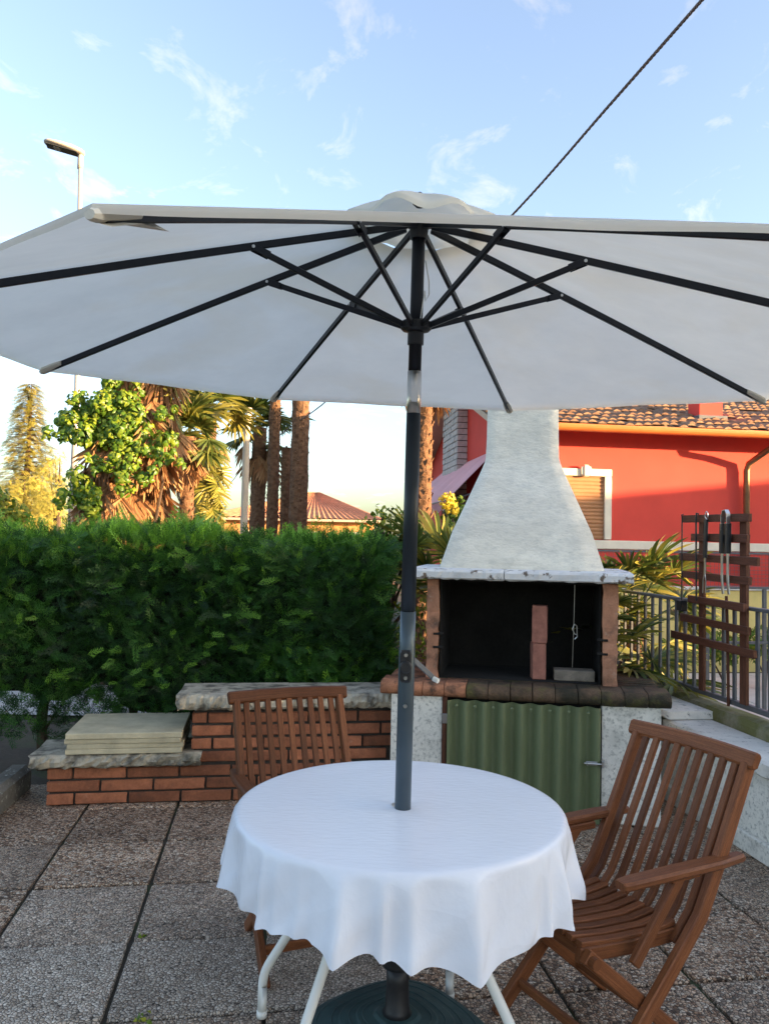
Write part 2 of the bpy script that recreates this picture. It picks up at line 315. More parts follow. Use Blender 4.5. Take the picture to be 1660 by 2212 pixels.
def fabric(name, base, trans, rough, bs, bstr, sheen=0, pattern=False):
    m = bpy.data.materials.new(name); m.use_nodes = True; nt = m.node_tree; b = nt.nodes['Principled BSDF']; l = nt.links.new
    b.inputs['Roughness'].default_value = rough; b.inputs['Specular IOR Level'].default_value = .3
    g = nt.nodes.new('ShaderNodeNewGeometry'); q = nt.nodes.new('ShaderNodeTexNoise'); l(g.outputs['Position'], q.inputs['Vector']); q.inputs['Scale'].default_value = 3.5; q.inputs['Detail'].default_value = 8; q.inputs['Roughness'].default_value = .65
    r = nt.nodes.new('ShaderNodeMapRange'); l(q.outputs[0], r.inputs[0]); r.inputs[1].default_value = .35; r.inputs[2].default_value = .7; r.inputs[3].default_value = 1.0; r.inputs[4].default_value = .90 if not pattern else .97
    mu = nt.nodes.new('ShaderNodeMixRGB'); mu.blend_type = 'MULTIPLY'; mu.inputs[0].default_value = 1; mu.inputs[1].default_value = (*base, 1); l(r.outputs[0], mu.inputs[2]); l(mu.outputs[0], b.inputs['Base Color'])
    if not pattern:
        q5 = nt.nodes.new('ShaderNodeTexNoise'); l(g.outputs['Position'], q5.inputs['Vector']); q5.inputs['Scale'].default_value = 1.7; q5.inputs['Detail'].default_value = 7; q5.inputs['Distortion'].default_value = .6
        r5 = nt.nodes.new('ShaderNodeMapRange'); l(q5.outputs[0], r5.inputs[0]); r5.inputs[1].default_value = .48; r5.inputs[2].default_value = .62; r5.inputs[4].default_value = .55
        m5 = nt.nodes.new('ShaderNodeMixRGB'); l(r5.outputs[0], m5.inputs[0]); l(mu.outputs[0], m5.inputs[1]); m5.inputs[2].default_value = (base[0]*.90, base[1]*.84, base[2]*.74, 1); l(m5.outputs[0], b.inputs['Base Color']); mu = m5
    bp = nt.nodes.new('ShaderNodeBump'); bp.inputs['Strength'].default_value = bstr; bp.inputs['Distance'].default_value = .01
    q2 = nt.nodes.new('ShaderNodeTexNoise'); q2.inputs['Scale'].default_value = bs; q2.inputs['Detail'].default_value = 3
    mp = nt.nodes.new('ShaderNodeMapping'); mp.inputs['Scale'].default_value = (1, 2.6, 1) if pattern else (1, 1, 1); l(g.outputs['Position'], mp.inputs[0]); l(mp.outputs[0], q2.inputs['Vector'])
    l(q2.outputs[0], bp.inputs['Height']); l(bp.outputs[0], b.inputs['Normal'])
    if pattern:
        vr = nt.nodes.new('ShaderNodeTexVoronoi'); vr.feature = 'F1'; vr.inputs['Scale'].default_value = 7.5; l(g.outputs['Position'], vr.inputs['Vector'])
        b2 = nt.nodes.new('ShaderNodeBump'); b2.inputs['Strength'].default_value = .35; b2.inputs['Distance'].default_value = .02; l(vr.outputs[0], b2.inputs['Height']); l(b2.outputs[0], bp.inputs['Normal'])
        # the crumpling only shows on the hanging skirt, where the cloth is not stretched flat
        gs = nt.nodes.new('ShaderNodeSeparateXYZ'); l(g.outputs['Normal'], gs.inputs[0]); mr = nt.nodes.new('ShaderNodeMapRange'); l(gs.outputs[2], mr.inputs[0]); mr.inputs[1].default_value = .5; mr.inputs[2].default_value = .98; mr.inputs[3].default_value = .38; mr.inputs[4].default_value = .0; l(mr.outputs[0], b2.inputs['Strength'])
    t = nt.nodes.new('ShaderNodeBsdfTranslucent'); l(mu.outputs[0], t.inputs[0]); mx = nt.nodes.new('ShaderNodeMixShader'); mx.inputs[0].default_value = trans
    l(b.outputs[0], mx.inputs[1]); l(t.outputs[0], mx.inputs[2]); l(mx.outputs[0], nt.nodes['Material Output'].inputs[0])
    return m
M_['canopy'] = fabric('cream_canopy_cloth', (.87, .82, .73), .52, .85, 5, .7)
M_['vent'] = fabric('cream_vent_cloth', (.82, .78, .68), .45, .85, 9, .35)
M_['pocket'] = fabric('canopy_pocket', (.76, .71, .61), .1, .85, 30, .3)
M_['cloth'] = fabric('white_oilcloth', (.85, .87, .94), .12, .24, 26, .16, pattern=True)
# ------------------------------------------------------------------ ground
g = MB(); g.v = [(-600, -300, -.06), (600, -300, -.06), (600, 900, -.06), (-600, 900, -.06)]; g.f = [(0, 1, 2, 3)]; g.uv = [None]
g.obj('ground', M_['soil'], kind='structure')
def sheet(name, pts, z, m):
    g = MB(); g.v = [(p[0], p[1], z) for p in pts]; g.f = [tuple(range(len(pts)))]; g.uv = [None]; return g.obj(name, m, kind='structure')
sheet('street', [(-80, 6.6), (.9, 6.9), (.9, 9.2), (-80, 7.6)], -.045, M_['asphalt'])
AW = R_(8.5); UW = Vector((math.cos(AW), math.sin(AW), 0)); VW = Vector((-math.sin(AW), math.cos(AW), 0))
W0 = Vector((-1.876, 4.436, 0))
def wl(s, t, z=0): return W0+UW*s+VW*t+Vector((0, 0, z))
# patio: slabs of washed gravel concrete on a bed of sand
bed = MB(); c4 = [wl(-2.2, -6.4), wl(4.6, -6.4), wl(4.6, .75), wl(-2.2, .75)]
bed.v = [(p.x, p.y, -.014) for p in c4]; bed.f = [(0, 1, 2, 3)]; bed.uv = [None]
patio = bed.obj('patio', M_['joint'], kind='structure')
jv = Vector(onz(345, 1850, 0)); jh = Vector(onz(325, 1908, 0))
s0 = (jv-W0).dot(UW) % .5; t0 = (jh-W0).dot(VW) % .5
variants = []
for k in range(3):
    m = MB(); m.box((-.2425, -.2425, -.05), (.2425, .2425, 0), .006); variants.append(m.mesh('paving_slab', M_['agg']))
pale_at = [Vector(onz(150, 2130, 0)), Vector(onz(470, 2110, 0)), Vector(onz(700, 2120, 0))]
for i in range(-5, 9):
    for j in range(-13, 1):
        c = W0+UW*(s0+.5*i+.25)+VW*(t0+.5*j+.25)
        s = (c-W0).dot(UW); t = (c-W0).dot(VW)
        if t > .35 or s > 4.2: continue
        o = place('paving_slab', variants[(i*5+j*3) % 3], patio, Matrix.Translation((c.x, c.y, random.uniform(-.0025, .002))) @ Matrix.Rotation(AW+random.uniform(-.004, .004), 4, 'Z'))
        near = min((c-p).length for p in pale_at)
        o['pale'] = .85 if near < .3 else (.45 if near < .55 else max(0., random.uniform(-.1, .25)))
# ------------------------------------------------------------------ stepped brick wall
wall = empty('brick_wall', wl(0, 0), AW, label='low stepped wall of red bricks with rough stone copings below the hedge', category='wall')
core = MB(); core.box((.012, .012, 0), (.80, .30, .212)); core.box((.802, .012, 0), (1.99, .30, .53)); core.obj('mortar_core', M_['mortar'], wall)
bl = []
for k in range(5):
    m = MB(); m.box((-.141, -.03, -.029), (.141, .03, .029), .005)
    m.v = [(x+random.uniform(-.0025, .0025), y+random.uniform(-.003, .003), z+random.uniform(-.002, .002)) for x, y, z in m.v]; bl.append(m.mesh('brick', M_['brick']))
def brickrow(s0, s1, z, off):
    s = s0-off
    while s < s1-.02:
        a = max(s, s0); b = min(s+.282, s1)
        if b-a > .05:
            M = Matrix.Translation(((a+b)/2, .028+random.uniform(-.003, .003), z)) @ Matrix.Diagonal(((b-a)/.282, 1, 1, 1))
            place('brick', random.choice(bl), wall, M)
        s += .294
for r in range(3): brickrow(0, 1.97, .036+r*.0715, (.14, 0, .15)[r])
for r in range(3, 7): brickrow(.79, 1.97, .036+r*.0745 if r < 7 else 0, (.02, .17, .06, .2)[r-3])
def rough_slab(x0, x1, y0, y1, z0, z1, name, m, parent, seed, amp=.012, n=34):
    r = random.Random(seed); b = MB(); nx = n; prof = [(y1, z0), (y0+.02, z0), (y0, z0+.015), (y0-.004, (z0+z1)/2), (y0+.004, z1-.012), (y0+.02, z1), ((y0+y1)/2, z1+.001), (y1, z1)]
    rings = []
    for i in range(nx+1):
        x = x0+(x1-x0)*i/nx
        rings.append([(x+(r.uniform(-.01, .01) if i in (0, nx) else 0), y+(r.uniform(-amp, amp) if k in (1, 2, 3, 4) else 0), z+(r.uniform(-amp, amp)*.35 if k in (1, 2, 3, 4, 5) else 0)) for k, (y, z) in enumerate(prof)])
    b.quadstrip(rings); return b.obj(name, m, parent)
rough_slab(-.09, .85, -.05, .33, .218, .292, 'coping', M_['coping'], wall, 1)
rough_slab(.70, 1.35, -.05, .36, .537, .622, 'coping', M_['coping'], wall, 2)
rough_slab(1.356, 1.97, -.048, .36, .537, .62, 'coping', M_['coping'], wall, 3)
# spare slabs piled on the low step
zz = .297
for k, (th, dx, dy, rz, lab) in enumerate([(.030, .0, .0, .0, 'bottom slab of the stone slab pile on the low wall step'), (.028, .004, .004, .012, 'second slab from the bottom in the pile on the wall step'), (.028, -.006, .0, -.008, 'third slab from the bottom in the pile on the wall step'), (.034, -.002, -.004, .006, 'topmost flat travertine slab of the pile, with a pale patch')]):
    m = MB(); m.box((-.32, -.26, 0), (.32, .26, th-.001), .003)
    place('stone_slab', m.mesh('stone_slab', M_['traver']), None, Matrix.Translation(wl(.42+dx, .215+dy, zz)) @ Matrix.Rotation(AW+rz, 4, 'Z'), label=lab, category='slab', group='stone slabs piled on the wall')
    zz += th
# garden kerb at far left
m = MB(); a, b_ = Vector(onz(-70, 1760, .1)), Vector(onz(42, 1668, .1))
m.sweep([(a.x, a.y, .06), ((a.x+b_.x)/2, (a.y+b_.y)/2, .065), (b_.x, b_.y, .06)], (b_-a).cross(Vector((0, 0, 1))), .14, .17, .03)
m.obj('garden_kerb', M_['darkkerb'], label='rough speckled stone kerb at the end of the brick wall', category='kerb')
# ------------------------------------------------------------------ barbecue
AB = math.atan2(4.248-4.538, 1.584+.006); B0 = Vector((-.006, 4.538, 0))
bbq = empty('barbecue', B0, AB, label='masonry barbecue with white flared chimney hood, mossy counter and green door', category='barbecue')
m = MB(); m.box((.06, .03, 0), (.365, .72, .652), .006); m.obj('plaster_pier', M_['whitepl'], bbq)
m = MB(); m.box((1.248, .03, 0), (1.57, .72, .652), .006); m.obj('plaster_pier', M_['whitepl'], bbq)
m = MB(); m.box((.365, .60, 0), (1.248, .66, .65)); m.box((.365, .08, .60), (1.248, .60, .65)); m.obj('cupboard_back', M_['soot'], bbq)
m = MB(); m.sweep([(.378, .035, 0), (.378, .035, .648)], (1, 0, 0), .026, .045); m.obj('door_frame', M_['darkwood'], bbq)
# corrugated sheet door
dm = MB(); nx = 128; front = []; back = []
for i in range(nx+1):
    x = .394+(1.243-.394)*i/nx; y = .018-.022*math.cos(2*math.pi*(x-.394)/.104)
    front.append((x, y)); back.append((x, y+.004))
rings = [[(x, y, z) for x, y in front]+[(x, y, z) for x, y in reversed(back)] for z in (.004, .2, .42, .634)]
dm.quadstrip(rings); door = dm.obj('corrugated_door', M_['door'], bbq, smooth=False)
for i in range(8):
    m = MB(); m.lathe([(.0085, 0), (.0085, .003), (.004, .006)], 10)
    place('screw_cap', m.mesh('screw_cap', M_['door']), door, Matrix.Translation((.446+.104*i, -.003, .606)) @ Matrix.Rotation(R_(90), 4, 'X'))
m = MB(); m.box((1.165, -.014, .325), (1.225, -.008, .345), .001); m.tube([(1.155, -.018, .335), (1.262, -.018, .335)], .0045, 8); m.tube([(1.17, -.018, .335), (1.17, -.036, .33)], .004, 8); m.box((1.247, -.028, .318), (1.262, .03, .352), .001); m.obj('bolt', M_['steel'], door)
m = MB(); m.box((.366, .004, .50), (.402, .010, .555), .001); m.obj('hinge', M_['steel'], door)
# counter rim of rounded bricks
def bull(w, d, h, mt):
    b = MB(); pr = [(d, -h), (.03, -h), (.008, -h+.012), (0, -h*.55), (.010, -.018), (.035, -.002), (d, 0)]
    rings = [[(x, y+random.uniform(-.003, .003), z+random.uniform(-.002, .002)) for y, z in pr] for x in (-w/2+.0005, -w/2+.006, 0, w/2-.006, w/2-.0005)]
    for q in (0, 4): rings[q] = [(x, y+.0015, z*.99-.0005) for x, y, z in rings[q]]
    b.quadstrip(rings); return b.mesh('counter_brick', mt, True)
cm_ = [bull(.1225, .22, .078, M_['moss']) for _ in range(3)]; cr_ = [bull(.1225, .22, .078, M_['redcounter']) for _ in range(3)]
for k in range(13):
    place('counter_brick', random.choice(cr_ if k < 4 else cm_), bbq, Matrix.Translation((.062+.1245*k, -.005+random.uniform(-.004, .004), .725+random.uniform(-.003, .002))))
cs = [bull(.064, .30, .078, M_['moss']) for _ in range(3)]; cs2 = [bull(.064, .24, .078, M_['redcounter']) for _ in range(3)]
for k in range(9):
    place('counter_brick', random.choice(cs), bbq, Matrix.Translation((1.619, .252+.0665*k, .724+random.uniform(-.003, .002))) @ Matrix.Rotation(R_(90), 4, 'Z'))
    place('counter_brick', random.choice(cs2), bbq, Matrix.Translation((-.003, .252+.0665*k, .724+random.uniform(-.003, .002))) @ Matrix.Rotation(R_(-90), 4, 'Z'))
m = MB(); m.box((.24, .217, .66), (1.315, .83, .722)); m.obj('hearth', M_['moss'], bbq)
# firebox
def wob(b, a=.004): b.v = [(x+random.uniform(-a, a), y+random.uniform(-a, a), z+random.uniform(-a, a)*.4) for x, y, z in b.v]; return b
for x0, x1 in ((.243, .312), (1.268, 1.352)):
    b = MB(); rings = []
    for i in range(13):
        z = .724+(1.312-.724)*i/12; rings.append([(x+random.uniform(-.005, .005), y+random.uniform(-.005, .005), z) for x, y in ((x0, .20), (x1, .20), (x1, .80), (x0, .80))])
    b.quadstrip(rings); o = b.obj('firebox_side', M_['terr'], bbq)
    xi = x1 if x0 < .5 else x0
    for zq in (.90, .98): 
        q = MB(); q.box((xi-.03, .195, zq), (xi+.03, .24, zq+.014), .002); q.obj('grill_rest', M_['soot'], bbq)
    q = MB(); xq = x1+.006 if x0 < .5 else x0-.014; q.box((xq, .235, .724), (xq+.008, .78, 1.308)); q.obj('soot_lining', M_['soot'], bbq)
b = MB(); b.box((.25, .745, .724), (1.345, .80, 1.31)); b.obj('firebox_back', M_['soot'], bbq)
b = MB(); b.box((.322, .24, .724), (1.25, .74, .727)); b.obj('ash_bed', M_['soot'], bbq)
# mantel slab in two halves with a crack
for k, (x0, x1) in enumerate(((.155, .70), (.704, 1.43))):
    b = MB(); n = 26; rings = []
    for i in range(n+1):
        x = x0+(x1-x0)*i/n; e = .008
        rings.append([(x, .86, 1.315), (x, .13+random.uniform(-e, e)*.5, 1.315+random.uniform(0, e)), (x, .118+random.uniform(-e, e)*.4, 1.328), (x, .118+random.uniform(-e, e)*.4, 1.362), (x, .128+random.uniform(-e, e)*.5, 1.376+random.uniform(-e, e)*.3), (x, .3, 1.384), (x, .86, 1.386)])
    b.quadstrip(rings); b.obj('mantel_slab', M_['slabw'], bbq)
b = MB(); b.box((.32, .25, 1.300), (1.26, .78, 1.314)); b.obj('firebox_ceiling', M_['soot'], bbq)
# hood and chimney
b = MB(); rings = []; cx = .795
prof = [(1.378, .492, .275, .845), (1.41, .482, .280, .842), (1.606, .420, .322, .835), (1.836, .322, .392, .825), (2.00, .252, .438, .815), (2.045, .235, .449, .81), (2.08, .227, .452, .805), (2.20, .223, .453, .803), (2.62, .218, .455, .80)]
zs = []
for i in range(len(prof)-1):
    for q in range(4): zs.append([prof[i][k]+(prof[i+1][k]-prof[i][k])*q/4 for k in range(4)])
zs.append(prof[-1])
for z, hw, y0, y1 in zs:
    ring = []; nn = 8
    def edge(a, b2):
        for q in range(nn): ring.append((a[0]+(b2[0]-a[0])*q/nn+random.uniform(-.0022, .0022), a[1]+(b2[1]-a[1])*q/nn+random.uniform(-.0022, .0022), z))
    c_ = .012
    P4 = [(cx-hw+c_, y0), (cx+hw-c_, y0), (cx+hw, y0+c_), (cx+hw, y1-c_), (cx+hw-c_, y1), (cx-hw+c_, y1), (cx-hw, y1-c_), (cx-hw, y0+c_)]
    edge(P4[0], P4[1]); ring.append((*P4[2], z)); ring.append((*P4[3], z)); edge(P4[4], P4[5]); ring.append((*P4[6], z)); ring.append((*P4[7], z))
    rings.append(ring)
b.quadstrip(rings); hood = b.obj('chimney_hood', M_['hood'], bbq, smooth=True)
b = MB(); b.box((cx-.26, .415, 2.62), (cx+.26, .84, 2.67), .008); b.obj('chimney_cap', M_['slabw'], bbq)
# loose things in the firebox
def brick_at(nm, mt, lx, ly, lz, sx, sy, sz, rz, lab):
    q = MB(); q.box((-sx/2, -sy/2, 0), (sx/2, sy/2, sz), .004); wob(q, .0015)
    place(nm, q.mesh(nm, mt), None, Matrix.Translation(B0) @ Matrix.Rotation(AB, 4, 'Z') @ Matrix.Translation((lx, ly, lz)) @ Matrix.Rotation(rz, 4, 'Z'), label=lab, category='brick')
brick_at('loose_brick', M_['pinkbrick'], .905, .34, .728, .080, .10, .215, .15, 'lower pink brick stood on end inside the barbecue firebox')
brick_at('loose_brick', M_['pinkbrick'], .913, .34, .9445, .090, .11, .222, -.05, 'upper pink brick balanced upright on another in the firebox')
brick_at('loose_brick', M_['greybrick'], 1.115, .35, .728, .235, .12, .062, .03, 'ash grey brick lying flat on the barbecue hearth')
b = MB(); b.tube([(1.118, .36, 1.30), (1.115, .36, 1.10), (1.108, .36, .80)], .002, 6); b.tube([(1.118, .355, 1.06), (1.132, .345, 1.05), (1.134, .345, .985), (1.12, .35, .97)], .0035, 6); b.tube([(1.118, .355, 1.06), (1.105, .35, 1.03), (1.12, .35, 1.0), (1.134, .345, 1.0)], .003, 6)
b.obj('hanging_hook', M_['steel'], None, M=Matrix.Translation(B0) @ Matrix.Rotation(AB, 4, 'Z'), label='thin steel wire with hook hanging inside the barbecue', category='hook')
# ------------------------------------------------------------------ right boundary: wall, kerb, railing
DR = -VW                                                        # toward the camera, square to the brick wall
K0 = Vector((1.72, 4.72, 0)); AR = math.atan2(DR.y, DR.x)
rw = empty('boundary_wall', K0, AR, label='low white mottled wall with pale coping slabs running beside the right chair', category='wall')
# local x runs toward the camera, local y is to the outside (garden) side
b = MB(); b.box((-1.5, .05, 0), (3.6, .34, .415)); b.obj('wall_face', M_['whitepl'], rw)
b = MB(); b.box((-.4, .018, 0), (3.6, .052, .10), .006); b.obj('plinth', M_['whitepl'], rw)
rough_slab(-.02, 1.45, 0, .27, .416, .50, 'coping', M_['whitecop'], rw, 11, .007)
rough_slab(1.456, 3.6, 0, .27, .418, .502, 'coping', M_['whitecop'], rw, 12, .007)
rough_slab(-1.4, .06, -.03, .29, .505, .55, 'coping', M_['whitecop'], rw, 13, .005)
b = MB(); n = 40; rings = []
for i in range(n+1):
    x = -2.2+5.8*i/n; e = .006
    rings.append([(x, .275+random.uniform(-e, e), .0), (x, .272+random.uniform(-e, e), .54), (x, .285, .572+random.uniform(-e, e)), (x, .35, .58+random.uniform(-e, e)), (x, .41, .575), (x, .42, 0)])
b.quadstrip(rings); b.obj('garden_kerb', M_['mosskerb'], None, M=Matrix.Translation(K0) @ Matrix.Rotation(AR, 4, 'Z'), label='long mossy kerb carrying the grey railing', category='kerb')
def MR(x, y, z): return K0+DR*x+Vector((-DR.y, DR.x, 0))*y+Vector((0, 0, z))
rail = empty('railing', K0, AR, label='grey iron railing with upright bars standing on the mossy kerb', category='railing')
b = MB(); b.sweep([(-2.2, .35, .625), (3.5, .35, .625)], (0, 1, 0), .035, .03, .003); b.obj('bottom_rail', M_['iron'], rail)
b = MB(); b.sweep([(-2.2, .35, 1.19), (3.5, .35, 1.19)], (0, 1, 0), .045, .02, .003); b.obj('top_rail', M_['iron'], rail)
b = MB(); b.sweep([(0, 0, .64), (0, 0, 1.18)], (1, 0, 0), .026, .016, .002); bar = b.mesh('bar', M_['iron'])
for k in range(51): place('bar', bar, rail, Matrix.Translation((-2.15+.11*k, .35, 0)))
b = MB(); b.box((-.02, -.02, .575), (.02, .02, .61), .002); ft = b.mesh('foot', M_['iron'])
for k in range(5): place('foot', ft, rail, Matrix.Translation((-2.0+1.3*k, .35, 0)))
# rack made of timber slats, fixed to the railing
RX = lambda px: None
def rail_x(px):      # where the railing line meets the vertical through a pixel column
    d = ray(px, 1300); o = K0+Vector((-DR.y, DR.x, 0))*.30
    t = (d[0]*(o.y)-d[1]*(o.x))/(d[1]*DR.x-d[0]*DR.y); return t
rack = empty('utensil_rack', K0, AR, label='dark brown slatted timber rack for barbecue tools fixed to the railing', category='rack')
def zat(px, py):
    x = rail_x(px); p = MR(x, .30, 0); return ony(px, py, p.y)[2]
for px in (1511, 1601):
    x = rail_x(px); b = MB(); b.sweep([(x, .315, .645), (x, .315, zat(px, 1118))], (1, 0, 0), .052 if px < 1550 else .062, .022, .003); b.obj('post', M_['darkwood'], rack)
SL = [(1478, 1622, 1118, 1121), (1497, 1618, 1161, 1163), (1472, 1640, 1202, 1214), (1478, 1622, 1240, 1256), (1490, 1610, 1296, 1310), (1474, 1620, 1337, 1358), (1454, 1633, 1377, 1404)]
SLATX = []
for x0, x1, y0, y1 in SL:
    a, c_ = rail_x(x0), rail_x(x1); za, zc = zat(x0, y0), zat(x1, y1)
    za = zc = (za+zc)/2 
    b = MB(); b.sweep([(a, .29, za+.006), ((a+c_)/2, .289, za), (c_, .29, zc-.006)], (0, 1, 0), .024, .046, .003); b.v = [(x+random.uniform(-.002, .002), y+random.uniform(-.002, .002), z+random.uniform(-.003, .003)) for x, y, z in b.v]
    b.obj('slat', M_['darkwood'], rack); SLATX.append(za)
ztop = SLATX[0]; MRM = Matrix.Translation(K0) @ Matrix.Rotation(AR, 4, 'Z')
# tools
b = MB(); x = rail_x(1483); b.tube([(x, .262, ztop+.02), (x, .258, ztop+.03), (x, .272, ztop+.035)], .004, 6); b.tube([(x, .262, ztop+.02), (x, .262, 1.19)], .0045, 8); b.box((x-.028, .24, 1.125), (x+.028, .285, 1.195), .004)
b.obj('grill_brush', M_['blackp'], None, M=MRM, label='thin black rod with square black head hanging on the rack', category='tool')
b = MB(); x = rail_x(1515); b.tube([(x, .275, ztop+.03), (x, .260, ztop+.035), (x, .258, ztop+.01), (x, .262, 1.205)], .006, 8)
b.obj('poker', M_['blackp'], None, M=MRM, label='plain thin black poker hanging on the rack', category='tool')
fx = rail_x(1537); fk = empty('barbecue_fork', MR(fx, .255, 0), AR, label='two pronged barbecue fork with black handle hanging on rack', category='fork')
zf = ztop+.02; b = MB(); b.tube([(.0, .012, zf-.035), (-.016, .006, zf-.01), (-.012, .006, zf+.012), (0, .006, zf+.022), (.012, .006, zf+.012), (.016, .006, zf-.01), (.0, .012, zf-.035)], .003, 6); b.obj('hanging_loop', M_['steel'], fk)
b = MB(); b.sweep([(0, .004, zf-.03), (-.003, .002, zf-.14), (-.006, 0, zf-.26)], (1, 0, 0), .032, .016, .004); b.obj('handle', M_['blackp'], fk)
b = MB(); b.sweep([(-.006, 0, zf-.262), (-.010, 0, zf-.37)], (1, 0, 0), .014, .006, .001)
for s_ in (-1, 1): b.sweep([(-.010+s_*.004, 0, zf-.365), (-.012+s_*.014, 0, zf-.40), (-.016+s_*.015, 0, zf-.48)], (1, 0, 0), .006, .005, .001)
b.obj('prongs', M_['steel'], fk)
tx = rail_x(1583); tg = empty('barbecue_tongs', MR(tx, .252, 0), AR, label='long steel tongs with black grips hanging on rack', category='tongs')
b = MB(); b.sweep([(-.034, 0, zf-.10), (-.036, 0, zf-.02), (-.022, 0, zf+.018), (.004, 0, zf+.022), (.02, 0, zf), (.022, 0, zf-.10)], (0, 1, 0), .026, .004, .001); b.obj('spring_bow', M_['steel'], tg)
for s_, dz in ((-1, 0), (1, 0)):
    xx = -.036 if s_ < 0 else .022
    b = MB(); b.sweep([(xx, 0, zf-.06), (xx-.004, 0, zf-.23)], (1, 0, 0), .034, .026, .005); b.obj('grip', M_['blackp'], tg)
    b = MB(); b.sweep([(xx-.004, 0, zf-.22), (xx-.006, 0, zf-.36), (xx+.006, 0, zf-.47)], (1, 0, 0), .020, .008, .002); b.obj('arm', M_['steel'], tg)
b = MB(); x = rail_x(1565); b.tube([(x, .322, .60), (x-.01, .322, 1.05), (x-.02, .320, 1.25)], .009, 8); b.obj('iron_spit', M_['darkwood'], None, M=MRM, label='thin rusty brown rod leaning behind the rack slats', category='rod')
# ------------------------------------------------------------------ parasol
AP = Vector((.087, 2.285, 2.493)); NU = Vector((.009, -.096, 1)).normalized(); RU, RISE, A0 = 1.422, .426, .041
e1 = (Vector((1, 0, 0))-NU*NU.x).normalized(); e2 = NU.cross(e1)
tips = []
for i in range(8):
    a = R_(-112.5-45*i)+A0; tips.append(AP-NU*RISE+(e1*math.cos(a)+e2*math.sin(a))*RU)
tips = [Vector(q) for q in (tuple(ony(200, 449, .997)), (-1.225, 1.73, 2.042), (-1.264, 2.813, 2.136), (-.533, 3.61, 2.194), (.585, 3.655, 2.170), (1.432, 2.921, 2.10), (1.40, 1.86, 2.03), tuple(ony(1850, 499, 1.05)))]
J = AP-NU*.50; PB = Vector((.068, 2.40, .06))
um = empty('parasol', (PB.x, PB.y, 0), label='large cream garden parasol with dark ribs and blue grey pole through the table', category='parasol')
IM = Matrix.Translation((-PB.x, -PB.y, 0))
def up(b, name, mt, parent=um, smooth=False): 
    b.v = [(x-PB.x, y-PB.y, z) for x, y, z in b.v] if parent is um else b.v
    return b.obj(name, mt, parent, smooth)
jl = J-Vector((0, 0, 1))*.03
b = MB(); d = (jl-PB)
b.tube([PB, PB+d*.60, PB+d*.602, PB+d*.66], [.0245, .0245, .0235, .0235], 28); up(b, 'lower_pole', M_['polegrey'], smooth=True)
b = MB(); b.tube([PB+d*.40, PB+d*.955], [.0238, .0222], 28); 
b = MB(); b.tube([PB+d*.655, PB+d*.975], [.0225, .0215], 28); up(b, 'middle_pole', M_['darkpole'], smooth=True)
b = MB(); b.tube([PB+d*.965, jl, J+NU*.05], [.0212, .0212, .0212], 28); tj = up(b, 'tilt_joint', M_['steel'], smooth=True)
b = MB(); b.box((-.010, -.0225, -.045), (.010, -.019, .02), .002); up2 = b.obj('tilt_button', M_['steel'], tj, M=Matrix.Translation((J.x-PB.x, J.y-PB.y, J.z)))
b = MB(); b.tube([J+NU*.048, AP-NU*.015], .0195, 28); up(b, 'upper_pole', M_['blackal'], smooth=True)
H = AP-NU*.315
b = MB(); b.tube([H-NU*.055, H-NU*.018, H-NU*.015, H-NU*.008, H+NU*.012, H+NU*.018], [.0245, .0245, .040, .047, .047, .038], 24); up(b, 'runner_hub', M_['blackp'])
b = MB(); b.tube([AP-NU*.055, AP-NU*.018, AP-NU*.016, AP+NU*.004], [.026, .028, .044, .044], 24); up(b, 'top_hub', M_['blackp'])
def ribpt(i, t): return AP+(tips[i]-AP)*t+NU*(.005*math.sin(math.pi*t))
KJ = .353
for i in range(8):
    rd_ = (tips[i]-AP).normalized(); side = rd_.cross(NU)
    b = MB(); b.sweep([ribpt(i, t)-NU*.010 for t in (.03, .2, .36, .5, .7, .85, .985)], side, .013, .020, .002); rb = up(b, 'rib', M_['blackal'])
    jp = ribpt(i, KJ)-NU*.012
    b = MB(); a = H+(rd_-NU*rd_.dot(NU)).normalized()*.038
    dd = (jp-a); mid = a+dd*.5
    b.sweep([a, mid, a+dd*.93], side, .011, .017, .002); b.sweep([a+dd*.90+side*.0085, jp+side*.0085], side, .003, .02, .001); b.sweep([a+dd*.90-side*.0085, jp-side*.0085], side, .003, .02, .001); up(b, 'strut', M_['blackal'])
    b = MB(); b.tube([jp-side*.0125, jp+side*.0125], .0045, 10); up(b, 'rivet', M_['steel'])
    # sewn pocket over the rib end
    tp = ribpt(i, 1.0); 
    b = MB(); rings = []
    for t, w_, h_ in ((.935, .012, .010), (.96, .015, .012), (.995, .015, .013), (1.004, .009, .008)):
        w_, h_ = (w_*1.2, h_*1.2) if i in (2, 3, 4, 5) else (w_, h_); p = ribpt(i, t)-NU*.008; rings.append([p+side*w_*math.cos(q*math.pi/4)+NU*h_*math.sin(q*math.pi/4)*.9 for q in range(8)])
    b.quadstrip(rings)
    if i == 0:
        p0, p1 = ribpt(i, .90)-NU*.014, ribpt(i, .99)-NU*.014
        bb = len(b.v); pts_ = [p0+side*.02, p0-side*.02-NU*.02, (p0+p1)/2-side*.02-NU*.008, p1-side*.02-NU*.012, p1+side*.02]
        b.v += [tuple(q) for q in pts_]; b.f.append(tuple(range(bb, bb+5))); b.uv.append(None)
    up(b, 'rib_pocket', M_['pocket'], smooth=False)
